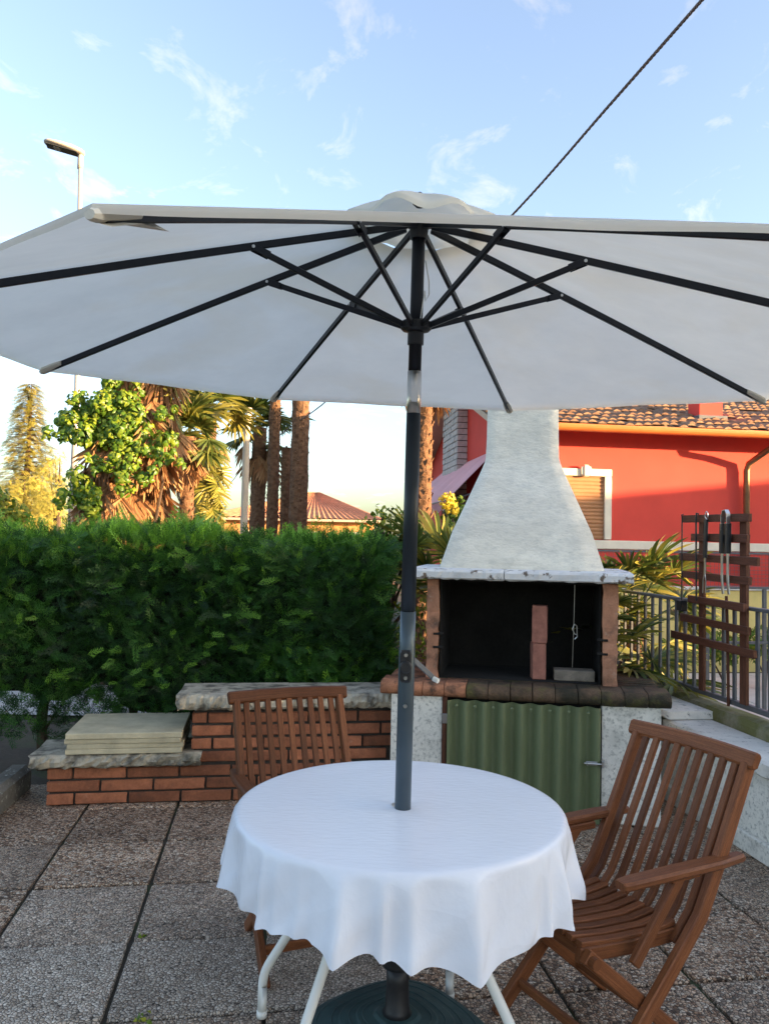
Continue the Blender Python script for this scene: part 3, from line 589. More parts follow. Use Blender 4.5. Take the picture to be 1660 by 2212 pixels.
# cloth panels
T0 = .115
def cloth_pt(i, t, s):
    a, c_ = ribpt(i, t)+NU*.006, ribpt((i+1) % 8, t)+NU*.006; p = a+(c_-a)*s; q = 4*s*(1-s)
    ctr = AP+(ribpt(i, t)+ribpt((i+1) % 8, t)-AP*2)*.0
    inward = (AP-p); inward -= NU*inward.dot(NU); 
    p = p+inward*((.002 if i == 7 else .010)*q*t**3)
    p = p+NU*(.0024*math.sin(17*s+3*i+9*t)*q*t*(1-t)*2+.0016*math.sin(31*t+11*s+2*i)*q)
    return p
for i in range(8):
    b = MB(); nt_, ns = 30, 24; rings = [[cloth_pt(i, T0+(1-T0)*k/nt_, s/ns) for s in range(ns+1)] for k in range(nt_+1)]
    # turned hem, hanging a little
    last = rings[-1]; hem = []
    for k_, dz in enumerate((.007, .013)):
        hem.append([p-NU*(dz+.0006*math.sin(j*.9+i))+(p-AP).normalized()*.002 for j, p in enumerate(last)])
    b.quadstrip(rings+hem, closed=False, caps=False); up(b, 'canopy_panel', M_['canopy'], smooth=True)
# wind vent cap
b = MB(); rings = []; nseg = 64
for k in range(11):
    t = k/10; rr = .02+.205*t; ring = []
    for j in range(nseg):
        a = 2*math.pi*j/nseg+A0; w_ = math.cos(4*(a-A0+math.pi/8)*2)
        zz_ = .062-.075*t**1.7+t*t*(.013*w_)+t*.006*math.sin(3*a+1)
        ring.append(AP+(e1*math.cos(a)+e2*math.sin(a))*(rr*(1+.025*w_*t))+NU*zz_)
    rings.append(ring)
rings.append([p-NU*.014 for p in rings[-1]])
b.quadstrip(rings, True, False); up(b, 'vent_cap', M_['vent'], smooth=True)
b = MB(); b.lathe([(.012, 0), (.022, .01), (.018, .03), (.004, .045)], 16, AP+NU*.040); up(b, 'finial', M_['blackp'])
# crank and screws on the pole
def polep(z): return PB+d*((z-PB.z)/d.z)
pc = polep(1.155)
b = MB(); b.box((-.017, -.034, -.048), (.017, -.018, .048), .006); ck = b.obj('crank_housing', M_['blackp'], um, M=Matrix.Translation((pc.x-PB.x-.004, pc.y-PB.y, pc.z)))
b = MB(); b.tube([(0, -.034, 0), (0, -.050, 0), (0, -.053, 0)], [.018, .018, .015], 20); b.obj('crank_knob', M_['blackp'], ck)
b = MB()
for z_ in (.034, -.034): b.tube([(0, -.033, z_), (0, -.038, z_)], [.0065, .005], 10)
b.obj('screw', M_['steel'], ck)
b = MB(); b.sweep([(.018, .02, .02), (.09, .035, -.045)], (0, .3, 1), .016, .005, .001); hc = b.obj('crank_handle', M_['iron'], ck); b = MB(); b.tube([(.088, .03, -.045), (.102, .02, -.05)], .008, 10); b.obj('handle_knob', M_['whitetube'], hc)
pc2 = polep(1.035); b = MB(); b.tube([(0, -.022, 0), (0, -.029, 0)], [.007, .005], 10); b.obj('screw', M_['steel'], um, M=Matrix.Translation((pc2.x-PB.x-.002, pc2.y-PB.y, pc2.z)))
b = MB(); pA, pB_ = AP-NU*.12+e1*.022-e2*.008, H+NU*.02+e1*.012-e2*.02
b.tube([pA, pA-NU*.06+e1*.012, pA-NU*.10+e1*.014, pA-NU*.12+e1*.004, pA-NU*.09, pB_], .0018, 6); up(b, 'pull_cord', M_['whitetube'])
# parasol foot
base = empty('parasol_stand', (PB.x, PB.y, 0), label='dark green moulded plastic parasol base with black socket', category='stand')
lob = lambda a: 1+.05*math.cos(4*a+.6)
prof = [(.27, .0), (.285, .012), (.285, .035), (.265, .052), (.22, .068), (.17, .080), (.165, .083), (.12, .091), (.115, .094), (.07, .098), (.06, .104), (.034, .106)]
b = MB(); b.lathe(prof, 72, lob=lob); b.obj('foot_plate', M_['greenbase'], base, smooth=False)
for r_ in (.10, .14, .19, .235):
    b = MB(); z_ = float(np.interp(-r_, [-q[0] for q in prof[2:]], [q[1] for q in prof[2:]])); n = 72; b.tube([(r_*lob(2*math.pi*j/n)*math.cos(2*math.pi*j/n), r_*lob(2*math.pi*j/n)*math.sin(2*math.pi*j/n), z_+.0005) for j in range(n+1)], .0022, 5); b.obj('moulded_ring', M_['greenbase'], base)
b = MB(); b.lathe([(.046, .104), (.037, .115), (.034, .20), (.0345, .245)], 28); b.obj('socket', M_['blackp'], base, smooth=True)
b = MB(); b.lathe([(.034, .245), (.047, .247), (.050, .255), (.050, .30), (.046, .306), (.036, .307), (.0345, .33), (.026, .335)], 28); b.obj('clamp_collar', M_['blackp'], base)
b = MB(); b.lathe([(.022, 0), (.026, .004), (.026, .012), (.018, .016)], 16); b.obj('filler_cap', M_['blackp'], base, M=Matrix.Translation((.12, -.12, .088)))
# ------------------------------------------------------------------ table
TC = Vector((.065, 2.406, 0)); ZT = .72
tb = empty('garden_table', TC, label='round garden table on bent white tube legs under the white cloth', category='table')
b = MB(); b.lathe([(.028, ZT-.03), (.488, ZT-.03), (.494, ZT-.018), (.488, ZT-.006), (.028, ZT-.006)], 64); b.obj('tabletop', M_['whitetube'], tb)
for (fx_, fy_), (tx_, ty_), zb in (((-.36, 2.54), (-.10, 2.47), .137), ((-.225, 2.12), (-.07, 2.30), .10), ((.43, 2.13), (.20, 2.30), .10), ((.25, 2.66), (.20, 2.50), .137)):
    b = MB(); f0 = Vector((fx_, fy_, 0))-TC; t1 = Vector((tx_, ty_, 0))-TC; up_ = Vector((0, 0, 1)); dirv = (t1-f0); 
    pts = [f0+up_*.012, f0+up_*(zb-.04)]
    p1 = f0+up_*zb; p2 = f0+dirv*.62+up_*(zb+.27); p3 = t1+up_*(ZT-.03)
    for k in range(7):
        t = k/6; q0 = f0+up_*(zb-.04); q2 = p1+(p2-p1)*.16; pts.append(q0*(1-t)**2+p1*2*t*(1-t)+q2*t*t)
    pts += [p2, p3]; b.tube(pts, .0145, 14); b.tube([f0, f0+up_*.02], .017, 12); b.obj('leg', M_['whitetube'], tb, smooth=True)
# tablecloth
CR = [(-165, .030, 9), (-146, .012, 8), (-129, .018, 8), (-107, .036, 8), (-88, .024, 6), (-70, .040, 8), (-50, .006, 7), (-33, .030, 7), (-14, .036, 8), (8, .02, 9), (30, .032, 8), (55, .025, 9), (80, .034, 8), (105, .026, 9), (128, .034, 8), (152, .028, 9), (176, .022, 8)]
_r = random.Random(21); CR += [(_r.uniform(-180, 180), _r.uniform(.004, .013), _r.uniform(2.5, 5)) for _ in range(26)]
def fold(th):
    s_ = 0
    for a, h, w_ in CR:
        dl = (th-a+180) % 360-180; s_ += h*math.exp(-abs(dl/(w_*.60))**1.5)
    return s_
def drop(th):
    return .176+.040*math.exp(-(((th+62+180) % 360-180)/40)**2)-.012*math.exp(-(((th+125+180) % 360-180)/30)**2)
nth = 360; rings = []
radii = [.0265, .05, .1, .16, .22, .28, .34, .39, .43, .46, .48]
for r_ in radii: rings.append([(r_*math.cos(R_(k)), r_*math.sin(R_(k)), ZT+.002+.0006*math.sin(r_*40+k*.07)) for k in range(nth)])
for q, (r_, z_) in enumerate(((.490, .0012), (.4965, -.002), (.5005, -.008))): rings.append([(r_*math.cos(R_(k)), r_*math.sin(R_(k)), ZT+z_) for k in range(nth)])
ns = 22
for s_ in range(1, ns+1):
    t = s_/ns; ring = []
    for k in range(nth):
        D = drop(k)+.010*math.sin(R_(k)*5+1); fo = fold(k)
        r_ = .5005+.002*t+fo*1.35*(t**.62)+.0022*math.sin(k*.19+7*t)*t+.0018*math.sin(k*.53+13*t+2)*t
        r_ += t*.010*(abs(math.sin(k*.105+1.1*math.sin(k*.041)+1.6*t))-.6)+t*(1-t)*.012*math.sin(k*.31+5*t)*math.sin(k*.045+2)
        z_ = ZT-.008-(D+.75*fo)*t*(1-.02*t); ring.append((r_*math.cos(R_(k)), r_*math.sin(R_(k)), z_))
    rings.append(ring)
b = MB(); b.quadstrip(rings, True, False)
b.obj('tablecloth', M_['cloth'], None, smooth=True, M=Matrix.Translation(TC), label='white oilcloth hanging in folds over the round garden table', category='tablecloth')
# ------------------------------------------------------------------ folding chairs
W_, XT, ZTp, ZA, XAR, XAF, XS, ZS, XF, XP, ZP, XB = .226, -.373, .876, .588, -.285, .185, -.105, .375, .27, .272, .372, -.17
def stile(z):
    return float(np.interp(z, [0, .18, ZS-.04, ZS+.05, .6, ZTp], [XF, XF-.178, XS+.045, XS-.04, XS-.04+(XT-XS+.04)*.40, XT]))
def build_chair():
    c = empty('folding_armchair')
    def bar(n, pts, side, w, h, ch=.004, ws=None): b = MB(); b.sweep(pts, side, w, h, ch, ws); return b.obj(n, M_['teak'], c)
    for s in (-1, 1):
        zs_ = [.0, .10, .2, .30, .36, .42, .48, .56, .64, .72, .80, .845]
        bar('stile', [(stile(z), s*W_, z) for z in zs_], (0, 1, 0), .027, .046)
        bar('rear_leg', [(XP+.012, s*(W_-.031), ZP+.012), (XB, s*(W_-.031), 0)], (0, 1, 0), .025, .043)
        bar('seat_rail', [(XP+.015, s*(W_-.058), ZP+.004), (.1, s*(W_-.058), ZP-.014), (XS-.015, s*(W_-.058), ZS-.02)], (0, 1, 0), .024, .042)
        bar('armrest', [(XAR-.02, s*(W_+.012), ZA-.016), (XAR+.10, s*(W_+.016), ZA-.013), (-.02, s*(W_+.012), ZA-.012), (XAF-.03, s*(W_+.004), ZA-.015), (XAF, s*(W_+.002), ZA-.017)], (0, 1, 0), .058, .026, .007, [.62, 1, 1, .96, .82])
        bar('arm_block', [(-.13, s*(W_-.006), ZA-.038), (-.02, s*(W_-.006), ZA-.038)], (0, 1, 0), .024, .026)
        bar('arm_strut', [(-.06, s*(W_-.006), ZA-.035), (.125, s*(W_-.006), ZP-.035)], (0, 1, 0), .022, .036)
        b = MB(); b.tube([(XP-.0, s*(W_+.002), ZP), (XP, s*(W_-.05), ZP)], .016, 14); b.obj('pivot_dowel', M_['teak'], c)
    for k in range(9):
        y = -W_+.0405+(2*W_-.081)*k/8
        bar('back_slat', [(stile(z)+.002, y, z) for z in (ZS-.03, .42, .48, .56, .66, .76, .845)], (0, 1, 0), .024, .017, .003)
        ys = y*.86
        bar('seat_slat', [(XP+.005, ys, ZP+.030), (.14, ys, ZP+.013), (.0, ys, ZP+.005), (XS+.01, ys, ZS+.012)], (0, 1, 0), .027, .016, .003)
    hw = W_+.030
    bar('top_rail', [(XT+.018, -hw, .862), (XT+.004, -hw*.5, .864), (XT-.002, 0, .865), (XT+.004, hw*.5, .864), (XT+.018, hw, .862)], (-.45, 0, .9), .054, .026, .007)
    bar('seat_cross_bar', [(XP-.01, -W_+.046, ZP+.004), (XP-.01, W_-.046, ZP+.004)], (0, 0, 1), .034, .022)
    bar('seat_cross_bar', [(XS+.005, -W_+.046, ZS-.015), (XS+.005, W_-.046, ZS-.015)], (0, 0, 1), .03, .022)
    bar('stretcher', [(stile(.085), -W_+.013, .085), (stile(.085), W_-.013, .085)], (0, 0, 1), .032, .018)
    tq = .3; xb_, zb_ = XB+(XP-XB)*tq, ZP*tq
    bar('stretcher', [(xb_, -W_+.045, zb_), (xb_, W_-.045, zb_)], (0, 0, 1), .032, .018)
    return c
def copy_tree(o, parent=None):
    n = o.copy(); COL.link(n); n.parent = parent
    for ch in [q for q in bpy.data.objects if q.parent == o]: copy_tree(ch, n)
    return n
c1 = build_chair(); c2 = copy_tree(c1)
c1.location = (.743, 2.508, 0); c1.rotation_euler = (0, 0, 3.633)
tag(c1, 'folding teak armchair beside the white boundary wall, its whole slatted seat showing', 'chair', 'teak chairs round the table')
c2.location = (-.262, 3.03, 0); c2.rotation_euler = (0, 0, -1.187)
tag(c2, 'folding teak armchair with its back to the brick wall, tucked behind the table', 'chair', 'teak chairs round the table')
# ------------------------------------------------------------------ foliage tools
def rhomb(p, q, w, n):
    # thin leaf from p to q, width w, in the plane with normal n
    d = (q-p); s = np.cross(n, d); s = s/(np.linalg.norm(s)+1e-9)*w; m = p+d*.45
    return [p, m+s, q, m-s]
def spray_template(seed, pairs=6):
    r = np.random.default_rng(seed); V = []; n = np.array([0, 0, 1.])
    V += rhomb(np.zeros(3), np.array([1., 0, -.08]), .016, n)
    for k in range(pairs):
        for s in (-1, 1):
            t = .08+.86*k/pairs+r.uniform(-.02, .02); Lt = .34*(1-t)**.8+.08+r.uniform(-.04, .04); a = math.radians(34+r.uniform(-9, 9))*s
            p = np.array([t, 0, -.08*t*t]); d = np.array([math.cos(a), math.sin(a), r.uniform(-.22, .12)]); q = p+d*Lt
            V += rhomb(p, q, .019, n)
            for u, s2 in ((.45, -1), (.65, 1)):
                a2 = a+s2*math.radians(38); l2 = Lt*(.42-.2*u)+.03; pp = p+d*Lt*u
                V += rhomb(pp, pp+np.array([math.cos(a2), math.sin(a2), r.uniform(-.2, .1)])*l2, .015, n)
    V = np.array(V); F = np.arange(len(V)).reshape(-1, 4); return V, F
SPR = [spray_template(k) for k in range(6)]
for V, F in SPR: V[:, 1] *= .8
def basis(x, up):
    x = x/np.linalg.norm(x, axis=1, keepdims=True); y = np.cross(up, x); y /= np.linalg.norm(y, axis=1, keepdims=True)+1e-9; z = np.cross(x, y)
    return np.stack([x, y, z], 2)
def scatter(name, temps, pos, dirs, ups, sizes, tints, mt, parent=None, **k):
    B = basis(dirs, ups); VV, FF, TT = [], [], []; o = 0; which = rng.integers(0, len(temps), len(pos))
    for w, (V, F) in enumerate(temps):
        idx = np.where(which == w)[0]
        if not len(idx): continue
        P = np.einsum('mij,nj->mni', B[idx], V)*sizes[idx][:, None, None]+pos[idx][:, None, :]
        VV.append(P.reshape(-1, 3)); f = F[None]+(np.arange(len(idx))*len(V))[:, None, None]+o; FF.append(f.reshape(-1, F.shape[1])); o += len(idx)*len(V)
        TT.append((tints[idx][:, None]+rng.uniform(-.05, .05, (len(idx), len(V)))).ravel())
    me = npmesh(name, np.concatenate(VV), np.concatenate(FF), mt, np.clip(np.concatenate(TT), 0, 1)); return place(name, me, parent, **k)
def rdir(n): 
    v = rng.normal(size=(n, 3)); return v/np.linalg.norm(v, axis=1, keepdims=True)
# ------------------------------------------------------------------ hedge
hd = empty('hedge', wl(-.3, .9), 0, label='tall clipped thuja hedge, dark green, behind the brick wall', category='hedge')
ho = np.array(wl(-.3, .9)); un = np.array(UW); vn = np.array(VW)
def hs(s, t, z): return np.array(W0)[None]+np.outer(s, un)+np.outer(t, vn)+np.outer(z, [0, 0, 1.])
S0, S1, TF, TB, HT = -3.6, 1.93, .52, 1.35, 1.53
def bulge(s, z): return .05*np.sin(s*2.7+1)+.05*np.sin(s*5.3+z*3)+.035*np.sin(z*8+s*9)
P_, D_, U_, Z_, T_ = [], [], [], [], []
n = 12000
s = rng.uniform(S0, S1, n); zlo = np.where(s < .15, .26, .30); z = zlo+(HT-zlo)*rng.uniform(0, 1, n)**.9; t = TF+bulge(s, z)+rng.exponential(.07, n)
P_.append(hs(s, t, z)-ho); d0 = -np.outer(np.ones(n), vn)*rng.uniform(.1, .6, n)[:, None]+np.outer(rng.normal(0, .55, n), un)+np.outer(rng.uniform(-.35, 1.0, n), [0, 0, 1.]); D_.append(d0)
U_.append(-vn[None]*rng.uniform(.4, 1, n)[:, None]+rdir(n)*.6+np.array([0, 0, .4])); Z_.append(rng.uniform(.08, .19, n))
T_.append(np.clip(rng.beta(1.0, 3.6, n)*1.0+.35*(z > 1.32)*rng.uniform(0, 1, n)+(np.sin(s*3.1)*np.sin(z*5+s) > .55)*.18, 0, 1))  # shade painted into the face: dark tints, lighter near the top edge
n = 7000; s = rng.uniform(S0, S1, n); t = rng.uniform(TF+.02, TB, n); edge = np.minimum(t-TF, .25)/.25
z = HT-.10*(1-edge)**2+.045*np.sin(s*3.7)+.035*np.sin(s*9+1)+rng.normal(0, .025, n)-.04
P_.append(hs(s, t, z)-ho); D_.append(np.outer(rng.uniform(.6, 1.2, n), [0, 0, 1.])+rdir(n)*.55-np.outer(.3*(1-edge), vn)); U_.append(rdir(n)); Z_.append(rng.uniform(.07, .15, n)*np.where(rng.random(n) < .06, 1.7, 1)); T_.append(np.clip(rng.beta(3, 2, n)*.6+.48, 0, 1))  # top sprays tinted paler, sky light put into the leaf colour
n = 2600; t = rng.uniform(TF, TB, n); z = rng.uniform(.25, HT-.03, n); s = S1+.05*np.sin(z*7+t*5)+rng.normal(0, .03, n)
P_.append(hs(s, t, z)-ho); D_.append(np.outer(rng.uniform(.3, 1, n), un)+rdir(n)*.6+np.array([0, 0, .3])); U_.append(rdir(n)); Z_.append(rng.uniform(.10, .19, n)); T_.append(np.clip(rng.beta(2, 3, n), 0, 1))
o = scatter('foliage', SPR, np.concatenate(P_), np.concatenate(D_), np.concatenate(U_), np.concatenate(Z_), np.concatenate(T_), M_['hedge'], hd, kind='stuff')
# loose pale sprigs standing out of the clipped face
n = 70; s = np.concatenate([rng.normal(c, .16, 10) for c in (.35, .55, 1.15, 1.30, 1.05, .75, -.35)]); z = np.concatenate([rng.normal(c, .09, 10) for c in (.72, .66, .95, 1.05, 1.28, .70, 1.10)]); t = np.full(n, TF-.06)+rng.uniform(-.03, .03, n)
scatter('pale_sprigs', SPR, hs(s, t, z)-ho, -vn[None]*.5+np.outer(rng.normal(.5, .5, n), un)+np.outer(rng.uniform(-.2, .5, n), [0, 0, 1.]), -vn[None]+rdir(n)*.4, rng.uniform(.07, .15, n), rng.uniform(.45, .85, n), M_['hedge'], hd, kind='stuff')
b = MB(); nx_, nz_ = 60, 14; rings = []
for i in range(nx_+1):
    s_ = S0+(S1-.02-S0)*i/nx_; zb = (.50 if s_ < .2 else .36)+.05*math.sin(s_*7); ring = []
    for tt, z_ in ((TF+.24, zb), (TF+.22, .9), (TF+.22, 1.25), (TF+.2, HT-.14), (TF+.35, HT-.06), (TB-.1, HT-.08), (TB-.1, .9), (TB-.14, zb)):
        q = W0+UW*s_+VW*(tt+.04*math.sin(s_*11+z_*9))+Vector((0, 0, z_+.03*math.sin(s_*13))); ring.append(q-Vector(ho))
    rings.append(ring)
b.quadstrip(rings); b.obj('dark_core', M_['hedgecore'], hd)  # solid hull painted almost black as the shade between sprays
for k in range(9):
    s_ = -3.4+k*.62+random.uniform(-.1, .1); q = W0+UW*s_+VW*.95-Vector(ho); b = MB(); b.tube([(q.x, q.y, -.06), (q.x+random.uniform(-.04, .04), q.y-.03, .3), (q.x+random.uniform(-.06, .06), q.y, .75)], [.045, .032, .02], 8)
    for j in range(7):
        a = random.uniform(0, 6.28); zz_ = random.uniform(.12, .45); b.tube([(q.x, q.y, zz_), (q.x+.22*math.cos(a), q.y+.18*math.sin(a), zz_+.16), (q.x+.36*math.cos(a), q.y+.3*math.sin(a), zz_+.25)], [.010, .007, .004], 5)
    b.obj('stem', M_['bark'], hd)
# ------------------------------------------------------------------ palms
def frond_mesh(seed, Rf=.55, Lp=.45, spread=118, nb=26, droop=.25, w=.024, mt='frond', t0=.25, t1=.75, stub=True):
    r = np.random.default_rng(seed); V = []; F = []; T = []
    def add(v, t):
        b = len(V); V.extend(v); T.extend([t]*len(v)); return b
    for sgn in (-1, 1):       # petiole: a flattened stalk
        b = add([(0, -.012, sgn*.004), (0, .012, sgn*.004), (Lp, .006, sgn*.003), (Lp, -.006, sgn*.003)], .45); F.append((b, b+1, b+2, b+3))
    for k in range(nb):
        ph = math.radians(-spread+2*spread*k/(nb-1)+r.uniform(-3, 3)); Lb = Rf*(.72+.28*math.cos(ph*.6))*r.uniform(.9, 1.06); tw = r.uniform(-.4, .4); dr = droop*r.uniform(.6, 1.5); tb = r.uniform(t0, t1); b = None
        for j, u in enumerate((.03, .3, .6, .85, 1.0)):
            rr = Lb*u; ww = w*(.35+1.3*u*(1-u)*2) if u < 1 else .001; z = -dr*Lb*u**2.6+.05*Rf*math.cos(ph)*u
            cx_, cy_ = Lp+rr*math.cos(ph), rr*math.sin(ph); sx, sy = -math.sin(ph)*ww, math.cos(ph)*ww; zt = ww*(.55+tw)*(1 if k % 2 else -1)
            q = add([(cx_-sx, cy_-sy, z-zt), (cx_+sx, cy_+sy, z+zt)], min(1, tb+.12*u))
            if j: F.append((q-2, q-1, q+1, q))
    return npmesh('frond', V, F, M_[mt], T)
FR = [frond_mesh(k, .52, .50) for k in range(4)]
FRG = [frond_mesh(10+k, .58, .45, droop=.4, t0=.5, t1=1.0) for k in range(3)]
DEAD = [frond_mesh(20+k, .62, .25, spread=48, nb=22, droop=.12, w=.020, mt='deadfrond', t0=.15, t1=.85) for k in range(4)]
YOUNG = [frond_mesh(30+k, .46, .62, spread=105, nb=24, droop=.22, w=.017, t0=.1, t1=.95) for k in range(4)]
def put_frond(parent, meshes, p, az, el, roll=0, sc=1., name='frond'):
    M = Matrix.Translation(p) @ Matrix.Rotation(az, 4, 'Z') @ Matrix.Rotation(-el, 4, 'Y') @ Matrix.Rotation(roll, 4, 'X') @ Matrix.Scale(sc, 4)
    return place(name, random.choice(meshes), parent, M)
def trunk_mesh(parent, h, r0, r1, lean=(0, 0), stubs=True, seed=0, sz=1.):
    r = random.Random(seed); b = MB(); seg = 16; rings = []; nz = max(10, int(h/.10))
    for i in range(nz+1):
        u = i/nz; rad = r0+(r1-r0)*u; rings.append([(lean[0]*u*u+rad*(1+r.uniform(-.07, .07))*math.cos(2*math.pi*j/seg), lean[1]*u*u+rad*(1+r.uniform(-.07, .07))*math.sin(2*math.pi*j/seg), h*u) for j in range(seg)])
    b.quadstrip(rings)
    if stubs:
        ns_ = int(h*75/sz)
        for i in range(ns_):
            u = (i+r.random())/ns_; a = i*2.39996+r.uniform(-.2, .2); rad = (r0+(r1-r0)*u)*.96; w_ = r.uniform(.018, .034)*sz; l_ = r.uniform(.03, .065)*sz
            c = Vector((lean[0]*u*u+rad*math.cos(a), lean[1]*u*u+rad*math.sin(a), h*u)); o = Vector((math.cos(a), math.sin(a), 0)); t_ = Vector((-math.sin(a), math.cos(a), 0))
            k = len(b.v); tip = c+o*l_*.55+Vector((0, 0, l_)); b.v += [tuple(c-t_*w_), tuple(c+t_*w_), tuple(tip+t_*w_*.5), tuple(tip-t_*w_*.5), tuple(c+Vector((0, 0, l_*1.3)))]
            b.f += [(k, k+1, k+2, k+3), (k+3, k+2, k+4)]; b.uv += [None, None]
    return b.obj('trunk', M_['trunk'], parent)
def palm(px, D, ztop, r0, r1, label, nfr=20, dead=8, sc=1., lean=(0, 0), elmin=-55, seed=1, golden=.3, group='palms beyond the hedge', crown=True, ysk=1.):
    random.seed(seed*31+5); p = ony(px, 1110, D); root = empty('palm_tree', (p[0], p[1], -.05), label=label, category='palm', group=group)
    trunk_mesh(root, ztop, r0, r1, lean, True, seed); top = Vector((lean[0], lean[1], ztop))
    if crown:
        for k in range(nfr):
            el = R_(random.uniform(elmin, 75)); put_frond(root, FRG if random.random() < golden else FR, top+Vector((0, 0, random.uniform(-.1, .08))), k*2.39996+random.uniform(-.3, .3), el, random.uniform(-.4, .4), sc*random.uniform(.85, 1.15))
        for k in range(dead):
            put_frond(root, DEAD, top+Vector((0, 0, -random.uniform(.1, .45)))+Vector((math.cos(k*2.4), math.sin(k*2.4), 0))*r1*.8, k*2.39996, R_(random.uniform(-84, -62)), random.uniform(-.5, .5), sc*random.uniform(.7, 1.0), 'dead_frond')
    return root
palm(402, 9.6, 2.88, .095, .085, 'short palm with a small fan crown, close beside the ivy covered palm', 16, 6, .62, elmin=-35, seed=2, golden=.25)
pg = palm(446, 10.8, 3.35, .10, .10, 'palm wrapped in a golden skirt of drooping fronds', 12, 2, .7, elmin=-20, seed=3, golden=.9)
for k in range(34): put_frond(pg, FRG if k % 4 else DEAD, Vector((.08*math.cos(k*2.4), .08*math.sin(k*2.4), random.uniform(1.75, 3.2))), k*2.4, R_(random.uniform(-84, -62)), random.uniform(-.5, .5), random.uniform(.42, .62))
palm(556, 15., 3.78, .16, .135, 'slender palm with a loose green crown just behind the concrete post', 16, 6, .95, elmin=-50, seed=4, golden=.12)
palm(588, 14.0, 5.5, .107, .10, 'tall thin bare palm trunk between two thicker trunks', 18, 6, .9, seed=5)
palm(616, 14.5, 3.34, .105, .095, 'dead headless palm stump beside the thickest trunk', crown=False, seed=6)
palm(644, 13.0, 5.4, .158, .14, 'thickest tall palm trunk behind the hedge', 20, 8, 1.0, elmin=-45, seed=7, golden=.5)
palm(911, 7.6, 3.75, .092, .085, 'ragged palm trunk rising behind the parasol pole', 14, 8, .75, elmin=-35, seed=8, golden=.4, group='palms round the barbecue')
# ivy-covered palm with a skirt of dead fronds
random.seed(99); ip = ony(285, 1110, 8.6); ivp = empty('palm_tree', (ip[0], ip[1], -.05), label='fat palm wrapped in brown dead fronds with ivy climbing it', category='palm', group='palms beyond the hedge')
trunk_mesh(ivp, 4.1, .20, .17, (.12, 0), True, 12, 1.5)
for k in range(190):
    z_ = random.uniform(1.55, 3.75); a = k*2.39996+random.uniform(-.2, .2); rr = .16+.30*max(0, (3.0-z_)/1.5)*random.uniform(.5, 1); lx = .12*(z_/4.1)**2
    put_frond(ivp, DEAD, Vector((lx-.12*(z_ < 2.8)+rr*math.cos(a), rr*math.sin(a), z_)), a+random.uniform(-.3, .3), R_(random.uniform(-88, -56)), random.uniform(-.6, .6), random.uniform(.55, .95), 'dead_frond')
for k in range(26): put_frond(ivp, FRG if k % 3 else FR, Vector((.12, 0, 4.05)), k*2.4, R_(random.uniform(-25, 60)), random.uniform(-.4, .4), random.uniform(.8, 1.0))
for k in range(5): put_frond(ivp, FRG, Vector((.22, -.05, random.uniform(3.2, 3.9))), random.uniform(-.7, .5), R_(random.uniform(-70, -40)), random.uniform(-.4, .4), random.uniform(.55, .7))
LEAF = []
for k in range(4):
    r = np.random.default_rng(k); c = r.uniform(-.12, .12)
    V = np.array([(0, 0, 0), (.10, .36, c), (.48, .32, -.06), (1.1, 0, -.30), (.48, -.32, -.06), (.10, -.36, c), (.42, 0, .10)]); F = np.array([(0, 6, 2, 1), (6, 3, 2, 2), (0, 5, 4, 6), (6, 4, 3, 3)])
    F = np.array([(0, 6, 1), (1, 6, 2), (2, 6, 3), (3, 6, 4), (4, 6, 5), (5, 6, 0)]); LEAF.append((V, F))
def clumps(spec, dens, size, tlo, thi, face=(.15, -.55, .5), out=.8):
    PP, DD, UU, SS, TT = [], [], [], [], []
    for c, rad in spec:
        n = int(dens*rad[0]*rad[2]); d = rdir(n); r_ = rng.uniform(.45, 1.08, n)**.5; lump = 1+.22*np.sin(d[:, 0]*7+c[0]*5)*np.sin(d[:, 2]*8+c[2]*7)
        PP.append(np.array(c)[None]+d*np.array(rad)[None]*(r_*lump)[:, None]); nn = d*out+np.array(face)[None]+rdir(n)*.55
        dd = np.cross(nn, rdir(n)); dd[:, 2] -= .5*np.linalg.norm(dd, axis=1); DD.append(dd); UU.append(nn); SS.append(rng.uniform(size*.65, size*1.25, n)); TT.append(rng.uniform(tlo, thi, n))
    return [np.concatenate(q) for q in (PP, DD, UU, SS, TT)]
iv = empty('ivy', (ip[0]-.15, ip[1]-.3, -.05), label='bright green ivy hanging in leafy clumps on the dead palm fronds', category='ivy'); io = np.array(iv.location)
spec = []
for x, y, r_ in ((185, 905, 70), (150, 880, 40), (235, 850, 50), (215, 930, 55), (275, 900, 55), (300, 935, 40), (340, 955, 36), (350, 905, 24), (262, 1015, 34), (165, 1078, 46), (190, 1100, 40), (300, 1035, 30), (205, 1000, 26), (355, 985, 24), (135, 920, 30), (240, 815, 22)):
    c = ony(x, y, 8.0 if y > 980 else 8.15)-io; q = r_*8.1/1670; [spec.append((c+rng.normal(0, .52, 3)*q*np.array([1, .6, 1]), (q*.42*f, q*.36*f, q*.46*f))) for f in rng.uniform(.6, 1.2, 7)]
A_ = clumps(spec, 6800, .056, .2, 1.0, face=(.25, -.6, .45)); scatter('foliage', LEAF, *A_, M_['ivy'], iv, kind='stuff')
b = MB()
for k in range(6): b.tube([(-.3+.14*k, .05, 0), (-.32+.16*k+random.uniform(-.1, .1), .12, 1.2), (-.3+.15*k+random.uniform(-.15, .15), .1, 2.2), (-.2+.1*k, .15, 3.0)], [.03, .022, .016, .008], 6)
b.obj('stem', M_['bark'], iv)
